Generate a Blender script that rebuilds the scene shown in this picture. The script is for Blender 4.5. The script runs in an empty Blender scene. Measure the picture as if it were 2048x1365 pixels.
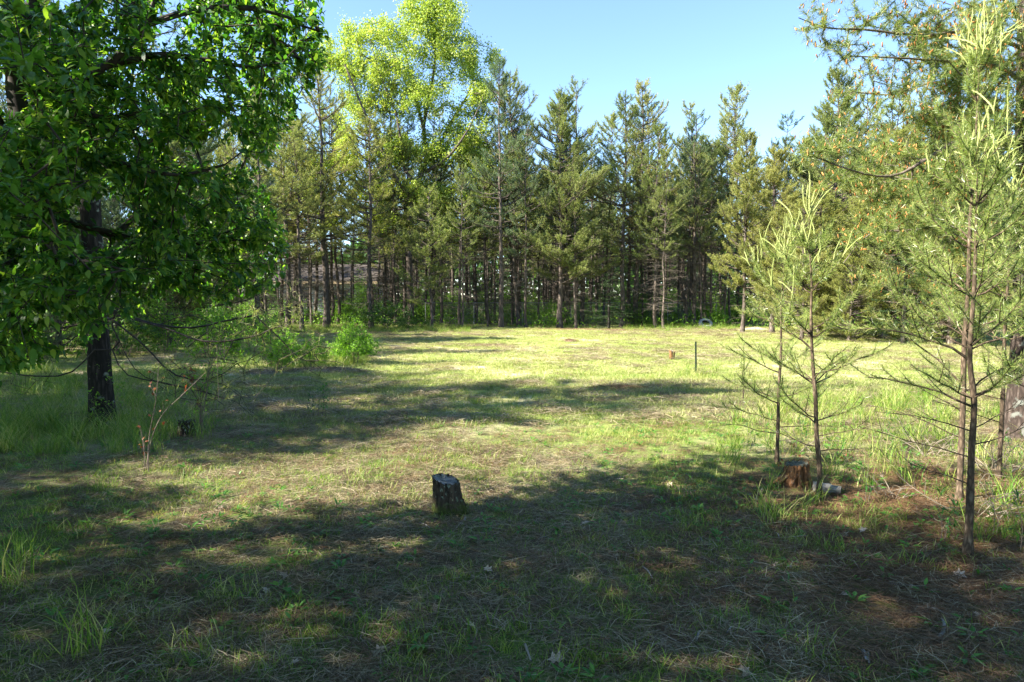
import bpy, math
import numpy as np
from math import radians as R, sin, cos, pi

# ------------------------------------------------------------------ camera, sky, sun, exposure
SC = bpy.context.scene
COL = SC.collection
F = 1365.0
CAM_H = 1.6
PITCH = math.atan(88.5 / F)
cam_d = bpy.data.cameras.new("camera")
cam = bpy.data.objects.new("camera", cam_d)
COL.objects.link(cam)
cam_d.sensor_width = 36.0
cam_d.lens = 24.0
cam_d.clip_start = 0.05
cam_d.clip_end = 3000
cam.location = (0, 0, CAM_H)
cam.rotation_euler = (R(90) - PITCH, 0, 0)
SC.camera = cam

SUN_EL = R(37)
SUN_H = np.array([-0.95, -0.31]); SUN_H /= np.linalg.norm(SUN_H)      # horizontal direction to the sun
world = bpy.data.worlds.new("World"); SC.world = world; world.use_nodes = True
wn = world.node_tree.nodes; wl = world.node_tree.links
bg = wn["Background"]
sky = wn.new("ShaderNodeTexSky"); sky.sky_type = 'NISHITA'; sky.sun_disc = False
sky.sun_elevation = SUN_EL
sky.sun_rotation = math.atan2(SUN_H[0], SUN_H[1])
sky.air_density = 0.8; sky.dust_density = 0.0; sky.ozone_density = 3.2
wl.new(sky.outputs[0], bg.inputs[0]); bg.inputs[1].default_value = 0.092
sd = bpy.data.lights.new("sun", 'SUN'); sd.energy = 5.0; sd.angle = R(0.55); sd.color = (1.0, 0.93, 0.80)
sun = bpy.data.objects.new("sun", sd); COL.objects.link(sun)
sun.rotation_euler = (R(90) - SUN_EL, 0, math.atan2(SUN_H[1], SUN_H[0]) + pi / 2)
SC.view_settings.view_transform = 'Standard'; SC.view_settings.look = 'None'
SC.view_settings.exposure = 2.28; SC.view_settings.gamma = 1.0
SC.view_settings.use_curve_mapping = False
SC.cycles.max_bounces = 6; SC.cycles.diffuse_bounces = 3; SC.cycles.glossy_bounces = 2
SC.cycles.transmission_bounces = 4; SC.cycles.transparent_max_bounces = 4
SC.cycles.use_denoising = True; SC.cycles.denoiser = 'OPENIMAGEDENOISE'; SC.cycles.denoising_input_passes = 'RGB_ALBEDO_NORMAL'; SC.cycles.denoising_prefilter = 'ACCURATE'
SC.cycles.sample_clamp_indirect = 4.0
SC.render.film_transparent = False

# ------------------------------------------------------------------ helpers
def H(x, y):
    x = np.asarray(x, float); y = np.asarray(y, float)
    d = np.sqrt(x * x + y * y)
    a = np.clip((d - 1.5) / 6, 0.3, 1.0)
    h = 0.022 * np.sin(1.7 * x + 0.6 * y + 1) * np.sin(1.3 * y - 0.7 * x) + 0.03 * np.sin(0.45 * x + 2) * np.cos(0.38 * y + 0.4)
    h = h + 0.012 * np.sin(4.1 * x + 1.3) * np.sin(3.7 * y + 0.5 * x)
    return h * a

def at(px, py, Y):
    dx = (px - 1024) / F; dy = (682.5 - py) / F
    dyw = cos(PITCH) + dy * sin(PITCH); dz = -sin(PITCH) + dy * cos(PITCH)
    t = Y / dyw
    return np.array([dx * t, Y, CAM_H + dz * t])

def gp(px, py, lift=0.0):
    dx = (px - 1024) / F; dy = (682.5 - py) / F
    dyw = cos(PITCH) + dy * sin(PITCH); dz = -sin(PITCH) + dy * cos(PITCH)
    t = -CAM_H / dz
    x, y = dx * t, dyw * t
    return np.array([x, y, float(H(x, y)) + lift])

def proj(P):
    P = np.atleast_2d(P); q = P - np.array([0, 0, CAM_H])
    f = q[:, 1] * cos(PITCH) - q[:, 2] * sin(PITCH); u = q[:, 1] * sin(PITCH) + q[:, 2] * cos(PITCH)
    f = np.where(f < 0.05, 0.05, f)
    return 1024 + F * q[:, 0] / f, 682.5 - F * u / f, f

def nrm(v):
    return v / np.maximum(np.linalg.norm(v, axis=-1, keepdims=True), 1e-9)

class MB:
    """collects numpy vertex / polygon blocks and links them as one mesh"""
    def __init__(s): s.v = []; s.f = []; s.n = 0; s.mi = []
    def add(s, v, f, mi=0):
        v = np.asarray(v, np.float32).reshape(-1, 3); f = np.asarray(f, np.int64)
        s.v.append(v); s.f.append(f + s.n); s.n += len(v); s.mi.append(np.full(len(f), mi, np.int32))
    def mesh(s, name, mats, smooth=True):
        m = bpy.data.meshes.new(name)
        v = np.concatenate(s.v) if s.v else np.zeros((0, 3), np.float32)
        loops = np.concatenate([f.ravel() for f in s.f]); tot = np.concatenate([np.full(len(f), f.shape[1]) for f in s.f])
        start = np.concatenate([[0], np.cumsum(tot)[:-1]])
        m.vertices.add(len(v)); m.vertices.foreach_set("co", v.ravel())
        m.loops.add(len(loops)); m.loops.foreach_set("vertex_index", loops.astype(np.int32))
        m.polygons.add(len(tot)); m.polygons.foreach_set("loop_start", start.astype(np.int32))
        m.polygons.foreach_set("loop_total", tot.astype(np.int32))
        m.polygons.foreach_set("material_index", np.concatenate(s.mi))
        m.polygons.foreach_set("use_smooth", np.full(len(tot), smooth))
        for k in (mats if isinstance(mats, (list, tuple)) else [mats]): m.materials.append(k)
        m.update(calc_edges=True)
        return m

def link(name, mesh, parent=None, loc=None):
    o = bpy.data.objects.new(name, mesh); COL.objects.link(o)
    if parent is not None: o.parent = parent
    if loc is not None: o.location = loc
    return o

def tag(o, label=None, cat=None, group=None, kind=None):
    if label: o["label"] = label
    if cat: o["category"] = cat
    if group: o["group"] = group
    if kind: o["kind"] = kind
    return o

def thing(name, loc, label, cat, group=None, rz=0.0):
    e = bpy.data.objects.new(name, None); COL.objects.link(e); e.empty_display_size = 0.2
    e.location = loc; e.rotation_euler = (0, 0, rz)
    return tag(e, label, cat, group)

def copy_tree(o, loc, rz, sc, label=None, group=None):
    c = o.copy(); COL.objects.link(c); c.location = loc; c.rotation_euler = (0, 0, rz)
    c.scale = (sc, sc, sc) if np.isscalar(sc) else sc
    if label: c["label"] = label
    if group: c["group"] = group
    for ch in o.children:
        d = ch.copy(); COL.objects.link(d); d.parent = c
    return c

def frames(T):
    ref = np.where(np.abs(T[..., 2:3]) < 0.9, np.array([0., 0, 1.]), np.array([1., 0.2, 0.]))
    A = nrm(np.cross(T, ref)); B = np.cross(T, A)
    return A, B

def tubes(mb, P, Rr, s=5, mi=0):
    """P (n,k,3), Rr (n,k): n tapered tubes"""
    P = np.asarray(P, float); Rr = np.asarray(Rr, float); n, k = Rr.shape
    T = np.empty_like(P); T[:, 1:-1] = P[:, 2:] - P[:, :-2]; T[:, 0] = P[:, 1] - P[:, 0]; T[:, -1] = P[:, -1] - P[:, -2]
    T = nrm(T); T0 = nrm(P[:, -1] - P[:, 0])[:, None, :].repeat(k, 1)
    A, _ = frames(T0); A = nrm(A - (A * T).sum(-1, keepdims=True) * T); B = np.cross(T, A)
    a = np.arange(s) * 2 * pi / s
    V = P[:, :, None] + Rr[:, :, None, None] * (np.cos(a)[:, None] * A[:, :, None] + np.sin(a)[:, None] * B[:, :, None])
    idx = np.arange(n * k * s).reshape(n, k, s); nx = np.roll(idx, -1, 2)
    q = np.stack([idx[:, :-1], nx[:, :-1], nx[:, 1:], idx[:, 1:]], -1).reshape(-1, 4)
    mb.add(V, q, mi)

def edges(mb, pos, par, rad, s=4, mi=0, lo=None):
    i = np.where(par >= 0)[0]
    if lo is not None: i = i[rad[i] >= lo]
    p = pos[par[i]]; c = pos[i]; rc = rad[i]; rp = np.minimum(rad[par[i]], rc * 1.2)
    d = nrm(c - p); c = c + d * rc[:, None] * 0.3
    tubes(mb, np.stack([p, c], 1), np.stack([rp, rc], 1), s, mi)

def needles(mb, P, D, L, W, rng, mi=0):
    """one thin triangle per needle"""
    n = len(P); D = nrm(D); S = nrm(np.cross(D, rng.normal(size=(n, 3))))
    L = np.broadcast_to(L, (n,))[:, None]; W = np.broadcast_to(W, (n,))[:, None]
    V = np.stack([P - S * W / 2, P + S * W / 2, P + D * L], 1)
    mb.add(V, np.arange(3 * n).reshape(-1, 3), mi)

def shoot_needles(mb, SP, m, L, W, rng, fwd=0.7, mi=0, s0=0.0):
    """SP (n,k,3) shoots; m needles on each"""
    n, k, _ = SP.shape
    t = rng.uniform(s0, 1.0, (n, m)) * (k - 1) * 0.9999; i = t.astype(int); f = (t - i)[..., None]
    ar = np.arange(n)[:, None]
    a = SP[ar, i]; b = SP[ar, i + 1]
    P = a * (1 - f) + b * f; T = nrm(b - a)
    D = T * fwd + nrm(rng.normal(size=P.shape)) * 0.85
    l = L * rng.uniform(0.7, 1.15, n * m)
    needles(mb, P.reshape(-1, 3), D.reshape(-1, 3), l, W, rng, mi)

LEAF_ANY = dict(
    ovate=(np.array([[0, 0], [-.33, .22], [.33, .22], [-.5, .48], [.5, .48], [-.33, .76], [.33, .76], [0, 1.02], [0, .3], [0, .68]]),
           [[0, 8, 1], [0, 2, 8], [1, 8, 3], [2, 4, 8], [3, 8, 9], [8, 4, 9], [3, 9, 5], [4, 6, 9], [5, 9, 7], [9, 6, 7]]),
    mid=(np.array([[0, 0], [-.42, .27], [.42, .27], [-.42, .62], [.42, .62], [0, 1.0]]), [[0, 2, 1], [1, 2, 4], [1, 4, 3], [3, 4, 5]]),
    small=(np.array([[0, 0], [-.5, .45], [.5, .45], [0, 1.0]]), [[0, 2, 1], [1, 2, 3]]),
    oak=(np.array([[0, 0], [-.2, .28], [-.52, .3], [-.22, .52], [-.5, .72], [-.14, .78], [0, 1.0], [.14, .78], [.5, .68], [.22, .5], [.5, .26], [.2, .24]]),
         [[0, 11, 1], [1, 3, 2], [1, 11, 9, 3][:3], [11, 10, 9], [1, 9, 3], [3, 5, 4], [3, 9, 7][:3], [3, 7, 5], [9, 8, 7], [5, 7, 6]]),
)
def leaves(mb, P, D, N, L, W, rng, shape='small', curl=0.15, mi=0):
    n = len(P); D = nrm(D); S = nrm(np.cross(D, N)); N = np.cross(S, D)
    uv, tri = LEAF_ANY[shape]; tri = np.array(tri)
    L = np.broadcast_to(L, (n,)); W = np.broadcast_to(W, (n,))
    fold = 0.32 * np.abs(uv[:, 0])[None, :] * W[:, None] * rng.uniform(0.2, 1.3, (n, 1))
    drop = -curl * (uv[:, 1] ** 2)[None, :] * L[:, None] * rng.uniform(0.2, 2.0, (n, 1))
    V = (P[:, None] + D[:, None] * (uv[:, 1][None, :, None] * L[:, None, None]) + S[:, None] * (uv[:, 0][None, :, None] * W[:, None, None])
         + N[:, None] * (fold + drop)[..., None])
    k = len(uv)
    f = (tri[None] + (np.arange(n) * k)[:, None, None]).reshape(-1, 3)
    mb.add(V, f, mi)

def resample(P, step):
    P = np.asarray(P, float); d = np.r_[0, np.cumsum(np.linalg.norm(np.diff(P, axis=0), axis=1))]
    # smooth (catmull-like) through cubic interpolation on each axis
    n = max(2, int(d[-1] / step) + 1); t = np.linspace(0, d[-1], n)
    m = np.gradient(P, d, axis=0) if len(P) > 2 else np.repeat((P[1:] - P[:1]) / max(d[-1], 1e-6), 2, 0)
    i = np.clip(np.searchsorted(d, t, side='right') - 1, 0, len(P) - 2)
    h = (d[i + 1] - d[i])[:, None]; u = ((t - d[i])[:, None]) / h
    h00 = 2 * u**3 - 3 * u**2 + 1; h10 = u**3 - 2 * u**2 + u; h01 = -2 * u**3 + 3 * u**2; h11 = u**3 - u**2
    return h00 * P[i] + h10 * h * m[i] + h01 * P[i + 1] + h11 * h * m[i + 1], t / d[-1]

def grow(limbs, targets, step, rng, r_tip=0.003, power=0.5, wander=0.03, bias=0.4, tan=0.45):
    """limbs: list of (points, r0, r1); targets: (n,3). Returns pos, parent, radius, tip ids. Every target is joined
    to the nearest wood already there, so branches fork the way real ones do."""
    pos = []; par = []; rmin = []
    for (P, r0, r1) in limbs:
        Q, t = resample(P, step)
        first = -1
        if pos:
            A = np.array(pos); first = int(np.argmin(((A - Q[0]) ** 2).sum(1)))
        for j, q in enumerate(Q):
            par.append(first if j == 0 else len(pos) - 1)
            pos.append(q); rmin.append(r0 + (r1 - r0) * t[j])
    T = np.asarray(targets); A = np.array(pos)
    if len(T):
        d0 = np.min(((T[:, None] - A[None, ::2]) ** 2).sum(-1), 1); T = T[np.argsort(d0)]
    buf = np.zeros((len(pos) + len(T) * 40, 3)); buf[:len(pos)] = A; n = len(pos); par = list(par)
    tips = []
    for tg in T:
        e = buf[:n] - tg; dd = (e ** 2).sum(1); j = int(np.argmin(dd)); d = math.sqrt(dd[j])
        k = max(1, min(38, int(d / step)))
        s = buf[j]
        tv = s - buf[par[j]] if par[j] >= 0 else tg - s
        tv = tv / (np.linalg.norm(tv) + 1e-9)
        c = s + tv * d * tan + np.array([0, 0, d * 0.05])
        prev = j
        for q in range(1, k + 1):
            u = q / k
            p = (1 - u) ** 2 * s + 2 * u * (1 - u) * c + u * u * tg
            if q < k: p = p + rng.normal(size=3) * wander * step
            buf[n] = p; par.append(prev); prev = n; n += 1; rmin.append(0)
        tips.append(prev)
    pos = buf[:n].copy(); par = np.array(par); w = np.zeros(n); w[tips] = 1
    for i in range(n - 1, -1, -1):
        if par[i] >= 0: w[par[i]] += w[i]
    rad = np.maximum(np.array(rmin), r_tip * np.maximum(w, 1) ** power)
    return pos, par, rad, np.array(tips, int)

# ------------------------------------------------------------------ materials
def newmat(name):
    m = bpy.data.materials.new(name); m.use_nodes = True
    nt = m.node_tree
    for n in list(nt.nodes): nt.nodes.remove(n)
    out = nt.nodes.new("ShaderNodeOutputMaterial")
    return m, nt, out
def N(nt, t, **kw):
    n = nt.nodes.new(t)
    for k, v in kw.items():
        if k in n.inputs.keys(): n.inputs[k].default_value = v
        else: setattr(n, k, v)
    return n
def ramp(nt, src, stops, interp='LINEAR'):
    r = nt.nodes.new("ShaderNodeValToRGB"); r.color_ramp.interpolation = interp
    e = r.color_ramp.elements
    while len(e) < len(stops): e.new(0.5)
    for k, (p, c) in enumerate(stops): e[k].position = p; e[k].color = (*c, 1) if len(c) == 3 else c
    nt.links.new(src, r.inputs[0]); return r
def mix(nt, a, b, fac, bt='MIX'):
    m = nt.nodes.new("ShaderNodeMix"); m.data_type = 'RGBA'; m.blend_type = bt
    for s, v in ((0, fac), (6, a), (7, b)):
        if hasattr(v, 'is_linked'): nt.links.new(v, m.inputs[s])
        else: m.inputs[s].default_value = v if s == 0 else (*v, 1)
    return m.outputs[2]

def leaf_mat(name, cols, trans=0.4, tcol=None, rough=0.45, spec=0.25, patch=1.5, patch_amt=0.5, objvar=0.0):
    """cols: leaf colours picked leaf by leaf; slow noise makes fresher and duller areas of growth"""
    m, nt, out = newmat(name)
    geo = N(nt, "ShaderNodeNewGeometry"); tc = N(nt, "ShaderNodeNewGeometry")
    noi = N(nt, "ShaderNodeTexNoise", Scale=patch, Detail=2.0)
    nt.links.new(tc.outputs["Position"], noi.inputs["Vector"])
    ad = N(nt, "ShaderNodeMath", operation='MULTIPLY_ADD'); nt.links.new(noi.outputs[0], ad.inputs[0]); ad.inputs[1].default_value = patch_amt * 2; ad.inputs[2].default_value = -patch_amt
    a2 = N(nt, "ShaderNodeMath", operation='ADD'); nt.links.new(geo.outputs["Random Per Island"], a2.inputs[0]); nt.links.new(ad.outputs[0], a2.inputs[1])
    src = a2.outputs[0]
    if objvar:
        oi = N(nt, "ShaderNodeObjectInfo"); a3 = N(nt, "ShaderNodeMath", operation='MULTIPLY_ADD'); nt.links.new(oi.outputs["Random"], a3.inputs[0]); a3.inputs[1].default_value = objvar; nt.links.new(src, a3.inputs[2])
        a4 = N(nt, "ShaderNodeMath", operation='SUBTRACT'); nt.links.new(a3.outputs[0], a4.inputs[0]); a4.inputs[1].default_value = objvar / 2; src = a4.outputs[0]
    st = [(k / max(1, len(cols) - 1), c) for k, c in enumerate(cols)]
    rp = ramp(nt, src, st)
    p = N(nt, "ShaderNodeBsdfPrincipled", Roughness=rough); p.inputs["Specular IOR Level"].default_value = spec
    nt.links.new(rp.outputs[0], p.inputs["Base Color"])
    tr = N(nt, "ShaderNodeBsdfTranslucent")
    tcx = mix(nt, rp.outputs[0], tcol or (1.5, 1.6, 0.7), 1.0, 'MULTIPLY')
    nt.links.new(tcx, tr.inputs[0])
    mx = N(nt, "ShaderNodeMixShader"); mx.inputs[0].default_value = trans
    nt.links.new(p.outputs[0], mx.inputs[1]); nt.links.new(tr.outputs[0], mx.inputs[2]); nt.links.new(mx.outputs[0], out.inputs[0])
    return m

def bark_mat(name, dark, light, scale=(30, 30, 5), bump=0.6, lichen=None, lich_amt=0.55, dist=0.01):
    m, nt, out = newmat(name)
    tc = N(nt, "ShaderNodeTexCoord"); mp = N(nt, "ShaderNodeMapping"); mp.inputs["Scale"].default_value = scale
    nt.links.new(tc.outputs["Object"], mp.inputs[0])
    v = N(nt, "ShaderNodeTexVoronoi", Scale=1.0); v.feature = 'DISTANCE_TO_EDGE'
    n1 = N(nt, "ShaderNodeTexNoise", Scale=1.3, Detail=6.0, Roughness=0.65)
    dv = mix(nt, (0, 0, 0), (0, 0, 0), 0.5)
    nt.links.new(mp.outputs[0], n1.inputs["Vector"])
    add = N(nt, "ShaderNodeVectorMath", operation='MULTIPLY_ADD'); nt.links.new(n1.outputs["Color"], add.inputs[0]); add.inputs[1].default_value = (1.2, 1.2, 1.2); nt.links.new(mp.outputs[0], add.inputs[2])
    nt.links.new(add.outputs[0], v.inputs["Vector"])
    mul = N(nt, "ShaderNodeMath", operation='MULTIPLY'); nt.links.new(v.outputs[0], mul.inputs[0]); nt.links.new(n1.outputs[0], mul.inputs[1])
    rp = ramp(nt, mul.outputs[0], [(0.02, tuple(c * 0.5 for c in dark)), (0.12, dark), (0.38, light)])
    col = rp.outputs[0]
    if lichen:
        n2 = N(nt, "ShaderNodeTexNoise", Scale=9.0, Detail=4.0); nt.links.new(tc.outputs["Object"], n2.inputs["Vector"])
        lr = ramp(nt, n2.outputs[0], [(lich_amt, (0, 0, 0)), (lich_amt + .06, (1, 1, 1))])
        col = mix(nt, col, lichen, lr.outputs[0])
    p = N(nt, "ShaderNodeBsdfPrincipled", Roughness=0.9); p.inputs["Specular IOR Level"].default_value = 0.15
    nt.links.new(col, p.inputs["Base Color"])
    b = N(nt, "ShaderNodeBump", Strength=bump, Distance=dist); nt.links.new(mul.outputs[0], b.inputs["Height"]); nt.links.new(b.outputs[0], p.inputs["Normal"])
    nt.links.new(p.outputs[0], out.inputs[0])
    return m

def plain_mat(name, a, b, scale=8.0, rough=0.8, spec=0.2, bump=0.2, stretch=(1, 1, 1), metal=0.0):
    m, nt, out = newmat(name)
    tc = N(nt, "ShaderNodeTexCoord"); mp = N(nt, "ShaderNodeMapping"); mp.inputs["Scale"].default_value = stretch
    nt.links.new(tc.outputs["Object"], mp.inputs[0])
    n1 = N(nt, "ShaderNodeTexNoise", Scale=scale, Detail=5.0, Roughness=0.6); nt.links.new(mp.outputs[0], n1.inputs["Vector"])
    rp = ramp(nt, n1.outputs[0], [(0.32, a), (0.68, b)])
    p = N(nt, "ShaderNodeBsdfPrincipled", Roughness=rough, Metallic=metal); p.inputs["Specular IOR Level"].default_value = spec
    nt.links.new(rp.outputs[0], p.inputs["Base Color"])
    bb = N(nt, "ShaderNodeBump", Strength=bump, Distance=0.01); nt.links.new(n1.outputs[0], bb.inputs["Height"]); nt.links.new(bb.outputs[0], p.inputs["Normal"])
    nt.links.new(p.outputs[0], out.inputs[0])
    return m

M = {}
M['bark'] = bark_mat("pine_bark", (0.065, 0.05, 0.042), (0.24, 0.20, 0.17), (26, 26, 5), 0.8)
M['bark_dark'] = bark_mat("dark_bark", (0.03, 0.026, 0.022), (0.12, 0.10, 0.085), (22, 22, 4), 0.8, (0.16, 0.18, 0.15), 0.62)
M['bark_far'] = bark_mat("far_pine_bark", (0.13, 0.105, 0.088), (0.33, 0.28, 0.235), (14, 14, 3), 0.5)
M['bark_grey'] = bark_mat("scaly_grey_bark", (0.06, 0.045, 0.038), (0.19, 0.16, 0.14), (16, 16, 6), 0.9, (0.13, 0.135, 0.12), 0.60)
M['bark_young'] = bark_mat("sapling_bark", (0.11, 0.08, 0.055), (0.28, 0.215, 0.155), (40, 40, 14), 0.4, (0.30, 0.31, 0.24), 0.64)
M['twig'] = plain_mat("twig_wood", (0.08, 0.062, 0.05), (0.20, 0.16, 0.13), 20)
M['deadwood'] = plain_mat("dead_branch_wood", (0.05, 0.042, 0.035), (0.13, 0.11, 0.09), 20)
M['twig_pale'] = plain_mat("dry_pale_twig", (0.14, 0.115, 0.085), (0.30, 0.255, 0.20), 20)
M['cherry'] = plain_mat("cherry_branch_bark", (0.018, 0.014, 0.012), (0.07, 0.055, 0.045), 12, 0.7)
M['leaf'] = leaf_mat("broad_leaf", [(0.024, 0.080, 0.014), (0.048, 0.140, 0.020), (0.10, 0.20, 0.028), (0.23, 0.32, 0.045)], 0.48, (1.6, 1.8, 0.7), 0.42, 0.35, 0.9, 0.35)  # lightest tone puts sunlit and backlit leaves into the colour
M['oak_leaf'] = leaf_mat("oak_spring_leaf", [(0.17, 0.26, 0.03), (0.26, 0.36, 0.05), (0.35, 0.43, 0.08), (0.44, 0.48, 0.14)], 0.45, (1.35, 1.35, 0.7), 0.45, 0.3, 0.35, 0.45)
M['needle'] = leaf_mat("pine_needles", [(0.085, 0.135, 0.035), (0.165, 0.215, 0.06), (0.26, 0.30, 0.095), (0.36, 0.365, 0.14)], 0.45, (1.3, 1.35, 0.8), 0.5, 0.3, 0.55, 0.45, 0.35)
M['needle_blue'] = leaf_mat("bluish_pine_needles", [(0.06, 0.115, 0.06), (0.12, 0.18, 0.085), (0.21, 0.26, 0.12)], 0.35, (1.2, 1.35, 0.9), 0.5, 0.3, 0.7, 0.35, 0.25)
M['needle_gold'] = leaf_mat("sunlit_tint_needles", [(0.12, 0.16, 0.035), (0.22, 0.26, 0.055), (0.33, 0.34, 0.085), (0.42, 0.39, 0.14)], 0.35, (1.3, 1.3, 0.7), 0.5, 0.3, 0.6, 0.4, 0.3)  # yellow of the sunlit crowns put into the needle colour
M['needle_sap'] = leaf_mat("sapling_needles", [(0.09, 0.15, 0.04), (0.18, 0.26, 0.065), (0.30, 0.37, 0.10), (0.45, 0.47, 0.17)], 0.4, (1.3, 1.4, 0.8), 0.32, 0.5, 3.0, 0.35)
M['needle_big'] = leaf_mat("scots_pine_needles", [(0.07, 0.13, 0.035), (0.14, 0.21, 0.055), (0.24, 0.30, 0.08), (0.36, 0.37, 0.11)], 0.38, (1.3, 1.35, 0.8), 0.4, 0.4, 1.5, 0.4)
M['dark_fir'] = leaf_mat("dark_fir_needles", [(0.012, 0.035, 0.014), (0.03, 0.065, 0.02), (0.06, 0.10, 0.03)], 0.2, None, 0.5, 0.3, 1.2, 0.4)
M['bush_leaf'] = leaf_mat("bush_leaf", [(0.08, 0.18, 0.02), (0.16, 0.32, 0.035), (0.26, 0.42, 0.06)], 0.5, (1.4, 1.5, 0.6), 0.45, 0.3, 0.8, 0.4, 0.3)
M['bush_dark'] = leaf_mat("dark_bush_leaf", [(0.02, 0.06, 0.015), (0.05, 0.12, 0.02), (0.10, 0.19, 0.03)], 0.4, None, 0.45, 0.3, 0.8, 0.4, 0.3)
M['red_leaf'] = leaf_mat("reddish_new_leaf", [(0.10, 0.03, 0.015), (0.18, 0.055, 0.02), (0.25, 0.10, 0.03)], 0.3, (1.4, 1.0, 0.6), 0.45, 0.3, 3, 0.3)
M['candle'] = leaf_mat("pale_candle_shoot", [(0.26, 0.33, 0.09), (0.36, 0.42, 0.14), (0.46, 0.48, 0.22)], 0.15, (1.1, 1.1, 0.8), 0.6, 0.2, 5, 0.4)
M['cone'] = leaf_mat("orange_pollen_cone", [(0.32, 0.13, 0.04), (0.44, 0.20, 0.06), (0.50, 0.28, 0.11)], 0.1, (1, 1, 1), 0.7, 0.2, 4, 0.3)
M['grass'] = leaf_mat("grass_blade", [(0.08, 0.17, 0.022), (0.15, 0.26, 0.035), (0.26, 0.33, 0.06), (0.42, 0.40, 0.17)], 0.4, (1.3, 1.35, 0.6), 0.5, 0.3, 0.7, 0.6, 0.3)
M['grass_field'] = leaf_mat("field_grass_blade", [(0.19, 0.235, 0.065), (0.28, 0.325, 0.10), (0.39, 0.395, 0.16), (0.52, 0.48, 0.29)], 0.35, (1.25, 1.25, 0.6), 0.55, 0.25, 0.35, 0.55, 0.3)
M['straw'] = leaf_mat("dry_straw", [(0.07, 0.05, 0.03), (0.16, 0.12, 0.07), (0.27, 0.22, 0.13), (0.42, 0.36, 0.25)], 0.2, (1.1, 1.0, 0.8), 0.6, 0.2, 1.2, 0.3, 0.2)
M['litter'] = leaf_mat("brown_pine_litter", [(0.07, 0.04, 0.022), (0.16, 0.09, 0.048), (0.27, 0.165, 0.095)], 0.1, None, 0.7, 0.2, 1.5, 0.4, 0.2)
M['weed'] = leaf_mat("weed_leaf", [(0.03, 0.11, 0.025), (0.06, 0.18, 0.03), (0.12, 0.25, 0.04)], 0.4, (1.3, 1.4, 0.6), 0.45, 0.35, 2, 0.4, 0.3)
M['dead_leaf'] = plain_mat("dead_oak_leaf", (0.26, 0.17, 0.10), (0.55, 0.46, 0.36), 14, 0.7)
M['pale_wood'] = plain_mat("weathered_pale_wood", (0.13, 0.12, 0.11), (0.33, 0.31, 0.29), 20, 0.8, 0.2, 0.5, (1, 1, 4))

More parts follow.
